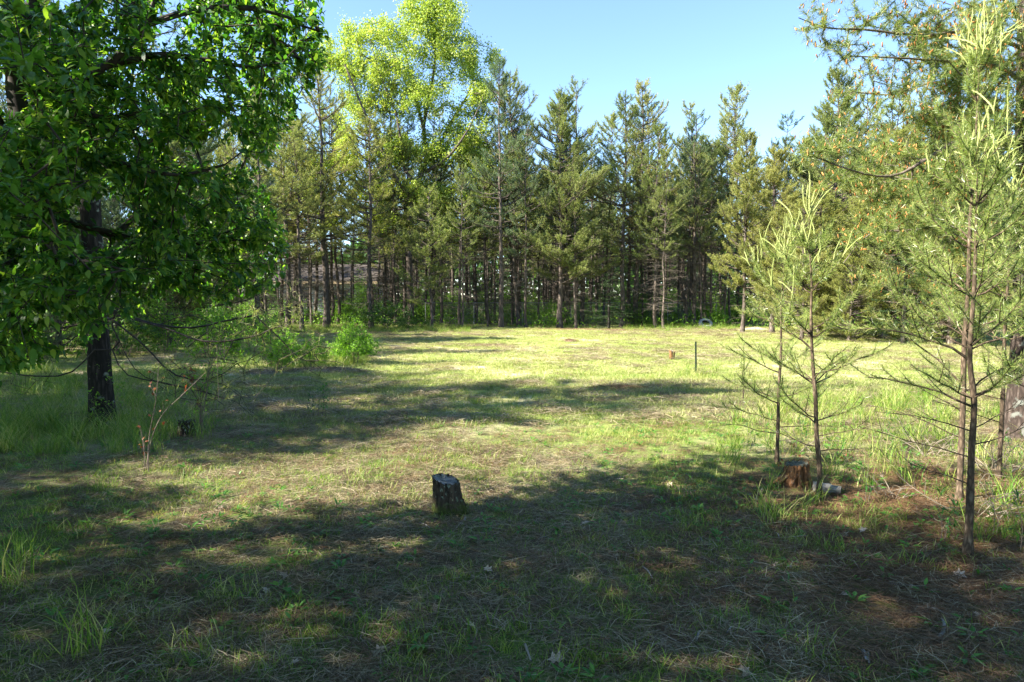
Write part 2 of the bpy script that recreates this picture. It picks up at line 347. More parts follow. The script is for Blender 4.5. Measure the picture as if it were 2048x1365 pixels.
# ------------------------------------------------------------------ ground
def ground_mat():
    m, nt, out = newmat("field_soil_and_thatch")
    g = N(nt, "ShaderNodeNewGeometry"); pos = g.outputs["Position"]
    def noise(scale, det=4.0, rough=0.6, st=None):
        n = N(nt, "ShaderNodeTexNoise", Scale=scale, Detail=det, Roughness=rough)
        if st:
            mp = N(nt, "ShaderNodeMapping"); mp.inputs["Scale"].default_value = st; nt.links.new(pos, mp.inputs[0]); nt.links.new(mp.outputs[0], n.inputs["Vector"])
        else: nt.links.new(pos, n.inputs["Vector"])
        return n.outputs[0]
    fine = noise(55, 6, 0.75); mid = noise(7, 5, 0.65); big = noise(0.45, 3, 0.55); vb = noise(0.16, 2)
    soil = ramp(nt, fine, [(0.3, (0.045, 0.032, 0.022)), (0.5, (0.13, 0.095, 0.06)), (0.7, (0.30, 0.24, 0.16))]).outputs[0]
    grn = ramp(nt, fine, [(0.3, (0.035, 0.06, 0.015)), (0.5, (0.10, 0.16, 0.03)), (0.72, (0.24, 0.27, 0.08))]).outputs[0]
    mr = ramp(nt, mid, [(0.4, (0, 0, 0)), (0.62, (1, 1, 1))]).outputs[0]
    near = mix(nt, soil, grn, mr)
    # the open field farther out is mostly grass with straw coloured patches
    fgrn = ramp(nt, mid, [(0.3, (0.14, 0.20, 0.045)), (0.6, (0.27, 0.32, 0.09))]).outputs[0]
    fstraw = ramp(nt, mid, [(0.3, (0.36, 0.30, 0.18)), (0.7, (0.58, 0.51, 0.34))]).outputs[0]
    br = ramp(nt, big, [(0.50, (0, 0, 0)), (0.64, (1, 1, 1))]).outputs[0]
    field = mix(nt, fgrn, fstraw, br)
    sx = N(nt, "ShaderNodeSeparateXYZ"); nt.links.new(pos, sx.inputs[0])
    wob = N(nt, "ShaderNodeMath", operation='MULTIPLY_ADD'); nt.links.new(big, wob.inputs[0]); wob.inputs[1].default_value = 5.0; nt.links.new(sx.outputs[1], wob.inputs[2])
    fr = N(nt, "ShaderNodeMapRange"); nt.links.new(wob.outputs[0], fr.inputs[0]); fr.inputs[1].default_value = 8.0; fr.inputs[2].default_value = 12.5
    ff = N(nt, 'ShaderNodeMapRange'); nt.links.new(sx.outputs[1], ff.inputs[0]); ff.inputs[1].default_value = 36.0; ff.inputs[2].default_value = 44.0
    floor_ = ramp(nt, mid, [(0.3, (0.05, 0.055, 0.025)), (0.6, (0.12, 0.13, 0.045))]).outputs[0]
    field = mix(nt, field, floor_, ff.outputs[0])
    col = mix(nt, near, field, fr.outputs[0])
    # reddish needle litter beneath the right hand pines
    dv = N(nt, "ShaderNodeVectorMath", operation='DISTANCE'); mp = N(nt, "ShaderNodeMapping"); mp.inputs["Scale"].default_value = (0.8, 1.0, 0)
    nt.links.new(pos, mp.inputs[0]); nt.links.new(mp.outputs[0], dv.inputs[0]); dv.inputs[1].default_value = (3.0, 4.2, 0)
    w2 = N(nt, "ShaderNodeMath", operation='MULTIPLY_ADD'); nt.links.new(mid, w2.inputs[0]); w2.inputs[1].default_value = 2.0; nt.links.new(dv.outputs["Value"], w2.inputs[2])
    lr = N(nt, "ShaderNodeMapRange"); nt.links.new(w2.outputs[0], lr.inputs[0]); lr.inputs[1].default_value = 3.2; lr.inputs[2].default_value = 1.9
    lit = ramp(nt, fine, [(0.3, (0.04, 0.02, 0.012)), (0.5, (0.15, 0.07, 0.035)), (0.7, (0.32, 0.18, 0.10))]).outputs[0]
    l2 = N(nt, "ShaderNodeMath", operation='MULTIPLY'); nt.links.new(lr.outputs[0], l2.inputs[0]); l2.inputs[1].default_value = 0.8
    col = mix(nt, col, lit, l2.outputs[0])
    p = N(nt, "ShaderNodeBsdfPrincipled", Roughness=0.95); p.inputs["Specular IOR Level"].default_value = 0.1
    nt.links.new(col, p.inputs["Base Color"])
    b1 = N(nt, "ShaderNodeBump", Strength=0.9, Distance=0.03); nt.links.new(mid, b1.inputs["Height"])
    b2 = N(nt, "ShaderNodeBump", Strength=0.9, Distance=0.012); nt.links.new(fine, b2.inputs["Height"]); nt.links.new(b1.outputs[0], b2.inputs["Normal"])
    nt.links.new(b2.outputs[0], p.inputs["Normal"]); nt.links.new(p.outputs[0], out.inputs[0])
    return m
def ground():
    rr = np.r_[0, np.geomspace(0.4, 60, 150), np.geomspace(66, 1500, 20)]
    na = 240; a = np.arange(na) * 2 * pi / na
    X = rr[:, None] * np.cos(a); Y = rr[:, None] * np.sin(a); Z = H(X, Y); Z[-20:] = 0
    V = np.stack([X, Y, Z], -1).reshape(-1, 3); idx = np.arange(len(rr) * na).reshape(len(rr), na); nx = np.roll(idx, -1, 1)
    q = np.stack([idx[:-1], idx[1:], nx[1:], nx[:-1]], -1).reshape(-1, 4)
    mb = MB(); mb.add(V, q)
    tag(link("ground", mb.mesh("ground", ground_mat())), "grassy field floor with straw and needle litter", kind="structure")
ground()

# ------------------------------------------------------------------ grass and litter (nobody could count it)
def blades(mb, n, rad, h0, h1, w, lean, rng, droop=0.35, mi=0, z0=0.0):
    a = rng.uniform(0, 2 * pi, n); r = rad * np.sqrt(rng.uniform(0, 1, n))
    P = np.stack([r * np.cos(a), r * np.sin(a), np.full(n, z0 - 0.01)], -1)
    d = rng.uniform(0, 2 * pi, n); L = rng.uniform(h0, h1, n); le = np.abs(rng.normal(0, lean, n))
    D = np.stack([np.cos(d), np.sin(d), np.zeros(n)], -1); S = np.stack([-np.sin(d), np.cos(d), np.zeros(n)], -1)
    tw = rng.uniform(-1, 1, n)[:, None]; S = nrm(S + D * tw)
    V = []
    for t, ww in ((0, 1), (0.35, 0.95), (0.7, 0.6), (1.0, 0.0)):
        c = P + D * (L * (np.sin(le) * t + droop * t * t))[:, None]; c[:, 2] += L * t * np.cos(le) * (1 - droop * 0.6 * t)
        if ww: V += [c - S * w * ww / 2, c + S * w * ww / 2]
        else: V += [c]
    V = np.stack(V, 1); k = V.shape[1]; o = (np.arange(n) * k)[:, None]
    mb.add(V, np.concatenate([np.array([[0, 1, 3, 2]]) + o, np.array([[2, 3, 5, 4]]) + o]), mi)
    s2 = MB(); mb.add(V[:0], np.zeros((0, 4), int))
    mb.f.append((np.array([[4, 5, 6]]) + o) + mb.n - len(V) * k); mb.mi.append(np.full(n, mi, np.int32))
def straws(mb, n, rad, l0, l1, w, rng, zmax=0.025, mi=0):
    a = rng.uniform(0, 2 * pi, n); r = rad * np.sqrt(rng.uniform(0, 1, n)); d = rng.uniform(0, 2 * pi, n); L = rng.uniform(l0, l1, n)
    C = np.stack([r * np.cos(a), r * np.sin(a), rng.uniform(0.002, zmax, n)], -1)
    D = np.stack([np.cos(d), np.sin(d), rng.normal(0, 0.12, n)], -1); S = nrm(np.cross(D, np.array([0, 0, 1.])) + rng.normal(0, 0.35, (n, 3)))
    B = rng.normal(0, 0.12, (n, 1)) * L[:, None] * np.stack([-np.sin(d), np.cos(d), np.full(n, 0.4)], -1)
    e0 = C - D * L[:, None] / 2 - B * .5; e1 = C + B * .5; e2 = C + D * L[:, None] / 2 - B * .5
    V = np.stack([e0 - S * w / 2, e0 + S * w / 2, e1 - S * w / 2, e1 + S * w / 2, e2], 1)
    o = (np.arange(n) * 5)[:, None]; base = mb.n
    mb.add(V, np.array([[0, 1, 3, 2]]) + o, mi); mb.f.append(np.array([[2, 3, 4]]) + o + base); mb.mi.append(np.full(n, mi, np.int32))
def rosette(mb, n, L, W, rng, mi=0, up=0.5, rad=0.02):
    a = rng.uniform(0, 2 * pi, n); P = np.stack([np.cos(a) * rad, np.sin(a) * rad, rng.uniform(0, 0.04, n)], -1)
    D = np.stack([np.cos(a), np.sin(a), rng.uniform(0.1, up * 2, n)], -1); Nn = np.stack([-np.cos(a) * .4, -np.sin(a) * .4, np.ones(n)], -1)
    leaves(mb, P, D, Nn, L * rng.uniform(.6, 1.2, n), W * rng.uniform(.7, 1.2, n), rng, 'ovate', 0.3, mi)

def scatter(name, P, rot, scl, sources, label, cat):
    """geometry nodes: sources (meshes) set on the points P"""
    me = bpy.data.meshes.new(name); me.vertices.add(len(P)); me.vertices.foreach_set("co", np.asarray(P, np.float32).ravel())
    ar = me.attributes.new("rot", 'FLOAT_VECTOR', 'POINT'); ar.data.foreach_set("vector", np.asarray(rot, np.float32).ravel())
    asx = me.attributes.new("scl", 'FLOAT_VECTOR', 'POINT'); asx.data.foreach_set("vector", np.asarray(scl, np.float32).ravel())
    me.update()
    ng = bpy.data.node_groups.new(name + "_spread", 'GeometryNodeTree')
    ng.interface.new_socket("Geometry", in_out='INPUT', socket_type='NodeSocketGeometry'); ng.interface.new_socket("Geometry", in_out='OUTPUT', socket_type='NodeSocketGeometry')
    gi = ng.nodes.new("NodeGroupInput"); go = ng.nodes.new("NodeGroupOutput")
    ip = ng.nodes.new("GeometryNodeInstanceOnPoints"); jg = ng.nodes.new("GeometryNodeJoinGeometry")
    for s in sources:
        so = bpy.data.objects.new(s.name, s)
        oi = ng.nodes.new("GeometryNodeObjectInfo"); oi.inputs["Object"].default_value = so; oi.inputs["As Instance"].default_value = True
        ng.links.new(oi.outputs["Geometry"], jg.inputs[0])
    na = ng.nodes.new("GeometryNodeInputNamedAttribute"); na.data_type = 'FLOAT_VECTOR'; na.inputs[0].default_value = "rot"
    nb = ng.nodes.new("GeometryNodeInputNamedAttribute"); nb.data_type = 'FLOAT_VECTOR'; nb.inputs[0].default_value = "scl"
    rv = ng.nodes.new("FunctionNodeRandomValue"); rv.data_type = 'INT'; rv.inputs[4].default_value = 0; rv.inputs[5].default_value = len(sources) - 1
    ip.inputs["Pick Instance"].default_value = True
    ng.links.new(gi.outputs[0], ip.inputs["Points"]); ng.links.new(jg.outputs[0], ip.inputs["Instance"]); ng.links.new(rv.outputs[2], ip.inputs["Instance Index"])
    ng.links.new(na.outputs[0], ip.inputs["Rotation"]); ng.links.new(nb.outputs[0], ip.inputs["Scale"]); ng.links.new(ip.outputs[0], go.inputs[0])
    o = link(name, me); md = o.modifiers.new("spread", 'NODES'); md.node_group = ng
    return tag(o, label, cat, kind="stuff")

def vnoise(x, y, s, seed=0):
    r = np.random.default_rng(seed); out = np.zeros_like(x)
    for k in range(6):
        a = r.uniform(0, 2 * pi); f = s * r.uniform(0.6, 1.8); out += np.sin(f * (x * cos(a) + y * sin(a)) + r.uniform(0, 6.28))
    return out / 6 * 1.6
def wedge(n, y0, y1, rng, xmul=0.80, pad=0.8, p=1.0):
    """points over the part of the ground the photo looks at, density falling with distance by p"""
    u = rng.uniform(0, 1, n); y = (y0 ** p + u * (y1 ** p - y0 ** p)) ** (1 / p)
    x = rng.uniform(-1, 1, n) * (xmul * y + pad)
    return x, y
def put(x, y, rng, s0, s1, tilt=0.12, lift=0.0, zs=1.0):
    n = len(x); P = np.stack([x, y, H(x, y) + lift], -1)
    rot = np.stack([rng.normal(0, tilt, n), rng.normal(0, tilt, n), rng.uniform(0, 6.28, n)], -1)
    s = rng.uniform(s0, s1, n); return P, rot, np.stack([s, s, s * zs], -1)

rg = np.random.default_rng(5)
def variants(nm, k, fn, mat):
    out = []
    for i in range(k):
        mb = MB(); fn(mb, np.random.default_rng(100 + i)); out.append(mb.mesh(nm, mat, False))
    return out
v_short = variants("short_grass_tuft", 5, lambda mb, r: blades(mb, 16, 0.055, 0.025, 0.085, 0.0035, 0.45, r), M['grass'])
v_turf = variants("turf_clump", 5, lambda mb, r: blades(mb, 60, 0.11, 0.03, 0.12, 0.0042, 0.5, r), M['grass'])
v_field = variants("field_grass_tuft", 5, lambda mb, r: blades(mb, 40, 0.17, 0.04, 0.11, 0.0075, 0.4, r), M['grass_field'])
v_tall = variants("tall_grass_tuft", 5, lambda mb, r: blades(mb, 22, 0.10, 0.18, 0.52, 0.006, 0.25, r, 0.45), M['grass'])
v_weed = variants("weed_rosette", 4, lambda mb, r: rosette(mb, 9, 0.06, 0.022, r), M['weed'])
v_straw = variants("straw_patch", 6, lambda mb, r: straws(mb, 70, 0.14, 0.04, 0.16, 0.0022, r, 0.03), M['straw'])
v_fstraw = variants("field_straw_patch", 4, lambda mb, r: straws(mb, 60, 0.25, 0.08, 0.25, 0.006, r, 0.05), M['straw'])
v_litter = variants("needle_litter_patch", 5, lambda mb, r: straws(mb, 90, 0.14, 0.03, 0.09, 0.0022, r, 0.025), M['litter'])

def lawn():
    # near, shaded ground: straw first, then tufts and weeds in patches
    x, y = wedge(9500, 1.6, 13, rg, p=1.6); k = rg.uniform(-1, 1, len(x)) < vnoise(x, y, 1.2, 3) * 1.5 + .25
    x, y = x[k], y[k]; scatter("straw_thatch", *put(x, y, rg, .7, 1.4, .06), v_straw, "dry straw thatch lying matted over the shaded foreground", "straw")
    x, y = wedge(30000, 1.6, 14, rg, p=1.6); k = rg.uniform(-1, 1, len(x)) < vnoise(x, y, 2.2, 8) * 1.3 + .12
    x, y = x[k], y[k]; scatter("short_grass", *put(x, y, rg, .6, 1.35), v_short, "short sparse green grass in the foreground", "grass")
    x, y = wedge(2600, 1.6, 12, rg, p=1.6); k = rg.uniform(-1, 1, len(x)) < vnoise(x, y, 1.5, 51) * 2.2 - .35
    x, y = x[k], y[k]; scatter("turf_clumps", *put(x, y, rg, .5, 1.3), v_turf, "thicker clumps of green turf in the near grass", "grass")
    x, y = wedge(3600, 1.6, 9, rg, p=1.4); k = rg.uniform(-1, 1, len(x)) < vnoise(x, y, 1.4, 21) * 1.5 - .35
    x, y = x[k], y[k]; scatter("low_weeds", *put(x, y, rg, .4, 1.05), v_weed, "low broad leaved weeds dotted through the near grass", "weeds")
    # needle litter under the pines on the right, bits elsewhere
    x, y = wedge(9000, 1.8, 9, rg, p=1.5)
    dd = np.hypot((x * .8 - 3.0), y - 4.2); k = rg.uniform(0, 1, len(x)) < np.clip(1.5 - dd * .5, 0.10, 1); x, y = x[k], y[k]
    scatter("needle_litter", *put(x, y, rg, .7, 1.4, .05, .004), v_litter, "reddish brown fallen pine needles under the right hand pines", "needle litter")
    # open field
    x, y = wedge(42000, 8.5, 40, rg, 0.85, p=1.55); k = rg.uniform(-1, 1, len(x)) < vnoise(x, y, .8, 13) * .8 + .55 - .6 * (y > 38)
    k &= ~((x < -0.19 * y - 3.0) & (rg.uniform(0, 1, len(x)) < .35))
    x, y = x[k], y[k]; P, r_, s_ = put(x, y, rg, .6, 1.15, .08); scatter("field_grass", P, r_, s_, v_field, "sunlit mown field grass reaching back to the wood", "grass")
    x, y = wedge(9000, 8.5, 38, rg, 0.85, p=1.5); k = rg.uniform(-1, 1, len(x)) < vnoise(x, y, .5, 33) * 1.4 - .1
    x, y = x[k], y[k]; scatter("field_straw", *put(x, y, rg, .7, 1.2, .04, .02), v_fstraw, "pale dry grass patches in the sunlit field", "straw")
    # tall grass: left under the trees, round the thicket, along the wood, right among the young pines
    X, Y = [], []
    def area(n, poly_fn): 
        px, py = poly_fn(n)
        for a, b in zip(px, py):
            g = gp(a, b); X.append(g[0]); Y.append(g[1])
    def box(x0, y0, x1, y1): return lambda n: (rg.uniform(x0, x1, n), 1 / rg.uniform(1 / (y1 - 590), 1 / (y0 - 590), n) + 590)
    area(520, box(-60, 740, 440, 880)); area(120, box(-60, 860, 330, 915)); area(320, box(560, 705, 735, 735)); area(160, box(440, 690, 600, 745))
    area(700, box(480, 655, 940, 668)); area(260, box(1250, 652, 1480, 662))
    area(110, box(1560, 795, 1900, 860)); area(80, box(1450, 830, 2080, 960)); area(20, box(1500, 950, 2080, 1090))
    area(14, box(1360, 740, 1430, 765)); area(6, box(-20, 1040, 60, 1180)); area(2, box(140, 1300, 200, 1330))
    x, y = np.array(X), np.array(Y)
    scatter("tall_grass", *put(x, y, rg, .45, 1.05, .1), v_tall, "tall uncut grass under the left trees and among the young pines", "grass")
lawn()

# ------------------------------------------------------------------ the wood: pines
def branch_curves(rng, base, az, L, p0, p1, k=5):
    """n curves leaving base at pitch p0 turning to p1"""
    n = len(L); P = np.zeros((n, k, 3)); P[:, 0] = base
    for j in range(1, k):
        t = (j - .5) / (k - 1); pit = p0 + (p1 - p0) * t + rng.normal(0, .08, n); a = az + rng.normal(0, .10, n)
        d = np.stack([np.cos(a) * np.cos(pit), np.sin(a) * np.cos(pit), np.sin(pit)], -1)
        P[:, j] = P[:, j - 1] + d * (L / (k - 1))[:, None]
    return P
def along(P, s):
    """points and tangents at s in 0..1 on curve i: P (n,k,3), s (n,m)"""
    n, k, _ = P.shape; t = np.clip(s, 0, .9999) * (k - 1); i = t.astype(int); f = (t - i)[..., None]; ar = np.arange(n)[:, None]
    a = P[ar, i]; b = P[ar, i + 1]; return a * (1 - f) + b * f, nrm(b - a)

def pine(seed, Ht, cb, Rc, dens=1.0, rt=0.11, dead=26, needle=0.105, nw=0.0165, mpn=24, whorl=0.42, up=0.5, lean=0.0, nmat='needle', bark='bark_far'):
    rng = np.random.default_rng(seed); wood = MB(); fol = MB(); dd = MB()
    k = 14; z = np.linspace(-0.1, Ht, k); wob = np.cumsum(rng.normal(0, .035, (k, 2)), 0) * (Ht / 12); wob[0] = 0
    wob[:, 0] += lean * (z / Ht) ** 1.0 * Ht; T = np.c_[wob, z][None]; rr = rt * (1 - .93 * np.clip(z / Ht, 0, 1) ** 1.1); rr[0] *= 1.35
    tubes(wood, T, rr[None], 9)
    def tr(zz):
        return np.stack([np.interp(zz, z, T[0, :, 0]), np.interp(zz, z, T[0, :, 1]), zz], -1)
    zs = []; zz = cb
    while zz < Ht - .25:
        if rng.uniform() > .12: zs.append(zz)
        zz += whorl * rng.uniform(.7, 1.2) * (1 - .45 * (zz - cb) / (Ht - cb))
    bz = []; 
    for q in zs: bz += [q + rng.normal(0, .06) for _ in range(rng.integers(4, 7))]
    bz = np.array(bz); n = len(bz); t = (bz - cb) / (Ht - cb); az = rng.uniform(0, 2 * pi, n)
    L = Rc * 1.2 * (1 - np.clip(t, 0, 1)) ** .7 * rng.uniform(.35, 1.2, n) * (1 + .25 * np.cos(az - 1.0 + 2 * np.sin(bz * 1.3))) * (1 + .2 * np.sin(bz * 2.1 + seed)) * (0.65 + .35 * np.clip(t * 5, 0, 1)) + .18
    p0 = -.05 + t * .9 * up + rng.normal(0, .12, n); B = branch_curves(rng, tr(bz), az, L, p0, p0 + .45 + up * .5)
    rb = (0.010 + L * .011); tubes(wood, B, rb[:, None] * np.linspace(1, .3, 5)[None], 4)
    # branchlets
    m = np.maximum(3, (L * 9.0 * dens).astype(int)); idx = np.repeat(np.arange(n), m)
    s = rng.uniform(.35, 1.0, len(idx)) ** .8; C, Tn = along(B[idx], s[:, None]); C = C[:, 0]; Tn = Tn[:, 0]
    side = nrm(np.cross(Tn, [0, 0, 1.])) * np.where(rng.uniform(size=len(idx)) < .5, -1, 1)[:, None]
    D = nrm(Tn * .75 + side * rng.uniform(.2, .9, (len(idx), 1)) + np.array([0, 0, 1.]) * rng.uniform(.0, .7, (len(idx), 1)))
    l2 = (.20 + .34 * L[idx] * (1.15 - s)) * rng.uniform(.6, 1.2, len(idx)); l2 = np.minimum(l2, .85)
    S = np.stack([C, C + D * (l2 * .5)[:, None], C + D * l2[:, None] + np.array([0, 0, .12]) * l2[:, None]], 1)
    tubes(wood, S, np.array([[.006, .005, .003]]).repeat(len(S), 0), 3)
    shoot_needles(fol, S, mpn, needle, nw, rng, .6, s0=.25)
    shoot_needles(fol, B[:, 2:], mpn * 2, needle, nw, rng, .6)
    tip = tr(np.array([Ht - .45, Ht])); shoot_needles(fol, tip[None], 50, needle * .9, nw, rng, 1.2)
    # bare dead branches under the crown
    if dead:
        bz = rng.uniform(min(1.0, cb * .25), cb + .9, dead); az = rng.uniform(0, 2 * pi, dead); L = rng.uniform(.3, 1.05, dead) * min(1.2, Rc)
        dead_n = dead; Bd = branch_curves(rng, tr(bz), az, L, rng.uniform(-.15, .35, dead), rng.uniform(-.5, .2, dead))
        tubes(dd, Bd, (.006 + L * .006)[:, None] * np.linspace(1, .35, 5)[None], 3)
        idx = np.repeat(np.arange(dead), 6); s = rng.uniform(.3, .95, len(idx)); C, Tn = along(Bd[idx], s[:, None]); C = C[:, 0]
        D = nrm(Tn[:, 0] + rng.normal(0, .6, (len(idx), 3))); tubes(dd, np.stack([C, C + D * (L[idx] * .3)[:, None]], 1), np.array([[.005, .002]]).repeat(len(idx), 0), 3)
    return wood.mesh("trunk", M[bark]), fol.mesh("crown", M[nmat], False), (dd.mesh("dead_branch_set", M['deadwood']) if dead else None)

def pine_thing(meshes, loc, rz, sc, label, group=None, nmat=None):
    t = thing("pine_tree", loc, label, "pine tree", group, rz); t.scale = (sc, sc, sc) if np.isscalar(sc) else sc
    link("trunk", meshes[0], t); c = link("crown", meshes[1], t)
    if nmat: c.material_slots[0].link = 'OBJECT'; c.material_slots[0].material = M[nmat]
    if meshes[2]: link("dead_branches", meshes[2], t)["kind"] = "stuff"
    return t

# name: height, crown base, radius ...
PV = {
 'tall':   pine(11, 13.0, 4.2, 1.8, .85, .13, 80, lean=.012, up=.55),
 'tall2':  pine(12, 12.5, 3.8, 2.0, 1.0, .12, 76, up=.5),
 'mid':    pine(13, 11.0, 3.8, 1.6, .9, .09, 76, up=.6),
 'thin':   pine(14, 10.5, 4.2, 1.2, .85, .065, 80, up=.6, lean=-.02),
 'thin2':  pine(15, 9.5, 3.9, 1.1, .85, .055, 80, up=.6, lean=.03),
 'full':   pine(16, 11.0, 1.8, 2.3, 1.7, .13, 10, mpn=24, up=.45, whorl=.32),
 'full2':  pine(17, 10.0, .35, 2.9, 1.7, .13, 0, mpn=24, up=.35, whorl=.30),
 'rag':    pine(20, 12.0, 4.6, 1.7, .8, .10, 80, up=.5, lean=-.015, whorl=.6),
 'rag2':   pine(21, 11.5, 5.4, 1.4, .8, .08, 80, up=.7, lean=.03, whorl=.55),
 'young':  pine(18, 6.5, 1.2, 1.3, 1.2, .06, 8, up=.6),
 'bluet':  pine(19, 14.5, 5.0, 1.7, .95, .12, 36, up=.6, lean=.02, nmat='needle_blue'),
}
HT = dict(rag=12.0, rag2=11.5, tall=13.0, tall2=12.5, mid=11.0, thin=10.5, thin2=9.5, full=11.0, full2=10.0, young=6.5, bluet=14.5)

def stand(kind, px, Y, top, label, group=None, nmat=None, rz=None, wide=1.0, rng=np.random.default_rng(77)):
    """tree whose trunk stands at px / distance Y and whose top reaches photo row top"""
    g = at(px, 600, Y); x = g[0]; z = float(H(x, Y)); topz = at(px, top, Y)[2]; s = (topz - z) / HT[kind]
    return pine_thing(PV[kind], (x, Y, z), rng.uniform(0, 6.28) if rz is None else rz, (s * wide, s * wide, s), label, group, nmat)

named = [
 ('tall', 652, 35, 118, "tall pine left of the oak with straight dark trunk and thin olive crown", 'needle_gold', 1.15),
 ('tall2', 742, 34, 215, "pine in front of the oak with pale crown starting halfway up", 'needle_gold', 1.1),
 ('young', 862, 33.5, 372, "young slender pine with pale straight trunk right of the oak trunk", 'needle', 1.1),
 ('thin', 922, 33, 330, "very thin pine right of the slender young pine at field edge", 'needle', 1.0),
 ('bluet', 1003, 34.5, 112, "tallest narrow bluish pine beside the right side of the oak crown", 'needle_blue', 1.0),
 ('thin2', 975, 36, 330, "thin pine just left of the tallest bluish pine", 'needle', 1.0),
 ('mid', 1052, 35, 232, "pine leaning slightly right between the two tall bluish pointed pines", 'needle_blue', .8),
 ('full', 1120, 35, 190, "pointed bluish green pine with light grey trunk in middle of the wood edge", 'needle', .95),
 ('mid', 1152, 34.5, 330, "pine with crooked trunk leaning right beside the dark fir", 'needle', 1.0),
 ('tall2', 1243, 36, 180, "pointed pine rising over the dark fir with slanting trunk", 'needle', 1.0),
 ('mid', 1312, 35, 252, "narrow pine with sparse crown right of the pine over the dark fir", 'needle', 1.0),
 ('thin', 1328, 34, 300, "thin pale trunked pine standing left of the discarded tyre", 'needle', 1.0),
 ('tall', 1372, 37, 243, "bluish narrow pine rising directly left of the bright bushy pines", 'needle_blue', .85),
 ('thin2', 1402, 36, 300, "small thin pine behind the discarded tyre", 'needle', 1.0),
 ('full', 1486, 30.5, 268, "bright bushy pine with foliage almost to the ground right of the tyre", 'needle_gold', .78),
 ('full', 1545, 30, 300, "second bushy pine beside the bright one behind the thin sapling", 'needle_gold', 1.0),
 ('full', 1662, 31, 143, "tall broad pointed pine behind the two saplings at right", 'needle', .95),
 ('full2', 1605, 26, 405, "low bushy sunlit pine behind the top of the two saplings", 'needle_gold', .95),
 ('full2', 1760, 27, 330, "wide bushy pine at right with lowest boughs touching the field", 'needle_gold', 1.2),
 ('full2', 1850, 24, 300, "bushy pine behind the big right sapling", 'needle', 1.1),
 ('full', 1960, 26, 210, "tall dense pine behind the right edge saplings", 'needle', 1.1),
 ('full2', 2060, 20, 250, "dense pine at right edge beyond the field", 'needle', 1.0),
 ('full2', 1700, 24.5, 500, "small rounded sunlit pine at far edge of field right of saplings", 'needle_gold', 1.1),
 ('full2', 1640, 27.5, 372, "sunlit bushy pine filling the gap behind the two slim saplings", 'needle_gold', 1.15),
 ('full2', 1806, 25.5, 262, "tall sunlit bushy pine left of the big right sapling", 'needle_gold', 1.1),
 ('full2', 1905, 23, 215, "tall sunlit bushy pine directly behind the big right sapling", 'needle_gold', 1.0),
 ('tall2', 575, 34, 185, "pine with twin stemmed look between the leafy tree and the oak", 'needle', 1.1),
 ('mid', 602, 33, 240, "slimmer pine right of the leafy tree edge", 'needle', 1.1),
 ('tall', 512, 31, 200, "tall pine seen past the right edge of the leafy tree", 'needle', 1.1),
]
for kd, px, Y, top, lab, nm, wd in named: stand(kd, px, Y, top, lab, "pines along the field edge", nm, wide=wd * 1.12)

MARKS = [(-900, 'left edge of the view'), (206, 'furrowed pine trunk at left')] + [(380, 'left end of the wood'), (512, 'tall pine beside the leafy tree'), (575, 'twin stemmed looking pine'), (652, 'tall straight pine left of the oak'), (742, 'pale crowned pine before the oak'), (822, 'oak trunk'), (922, 'very thin edge pine'), (1003, 'tallest bluish pine'), (1052, 'leaning bluish pine'), (1120, 'pointed grey trunked pine'), (1180, 'crooked trunked pine'), (1243, 'pine over the dark fir'), (1312, 'sparse narrow edge pine'), (1372, 'bluish pine left of the bushy ones'), (1478, 'bright bushy pine'), (1545, 'second bushy pine'), (1662, 'broad pointed pine'), (1760, 'wide bushy pine'), (1850, 'pine behind the big sapling')]
ORN = ['first', 'second', 'third', 'fourth', 'fifth', 'sixth', 'seventh', 'eighth', 'ninth', 'tenth', 'eleventh', 'twelfth', 'thirteenth', 'fourteenth', 'fifteenth', 'sixteenth', 'seventeenth', 'eighteenth', 'nineteenth', 'twentieth', 'twenty first', 'twenty second', 'twenty third', 'twenty fourth', 'twenty fifth', 'twenty sixth', 'twenty seventh', 'twenty eighth', 'twenty ninth', 'thirtieth', 'thirty first', 'thirty second', 'thirty third', 'thirty fourth', 'thirty fifth']
def rank_x(rows, text):
    g = {}
    for px, reg, t in sorted(rows, key=lambda q: q[0]):
        c = g[reg] = g.get(reg, -1) + 1; t['label'] = ORN[min(c, 34)] + text + reg
def rank_labels(rows, text):
    cnts = {}
    for px, t in sorted(rows, key=lambda q: q[0]):
        mk = [m for m in MARKS if m[0] <= px][-1][1]; c = cnts[mk] = cnts.get(mk, -1) + 1
        t['label'] = ORN[min(c, 34)] + ' ' + text + ' ' + mk
rf = np.random.default_rng(42)
def inner_wood():
    cnt = 0; pts = []; rows = []
    while cnt < 280:
        px = rf.uniform(380, 1960); Y = 36.5 + 36 * rf.uniform(0, 1) ** 1.15; x = (px - 1024) / F * Y
        if any((x - a) ** 2 + (Y - b) ** 2 < .7 for a, b in pts): continue
        if 540 < px < 765 and Y > 57: continue
        pts.append((x, Y)); cnt += 1
        kd = rf.choice(['thin', 'thin2', 'mid', 'tall', 'rag', 'rag2', 'thin2', 'rag', 'rag2'])
        top = 594 - rf.uniform(8.8, 12.6) * F / Y + rf.uniform(0, 30)
        rows.append((px, stand(kd, px, Y, top, "thin pine deep in the wood", "thin pines deep in the wood", rf.choice(['needle', 'needle', 'needle_gold', 'needle_blue']), wide=rf.uniform(.9, 1.4), rng=rf)))
    rank_labels(rows, 'thin deep wood pine right of the')
inner_wood()
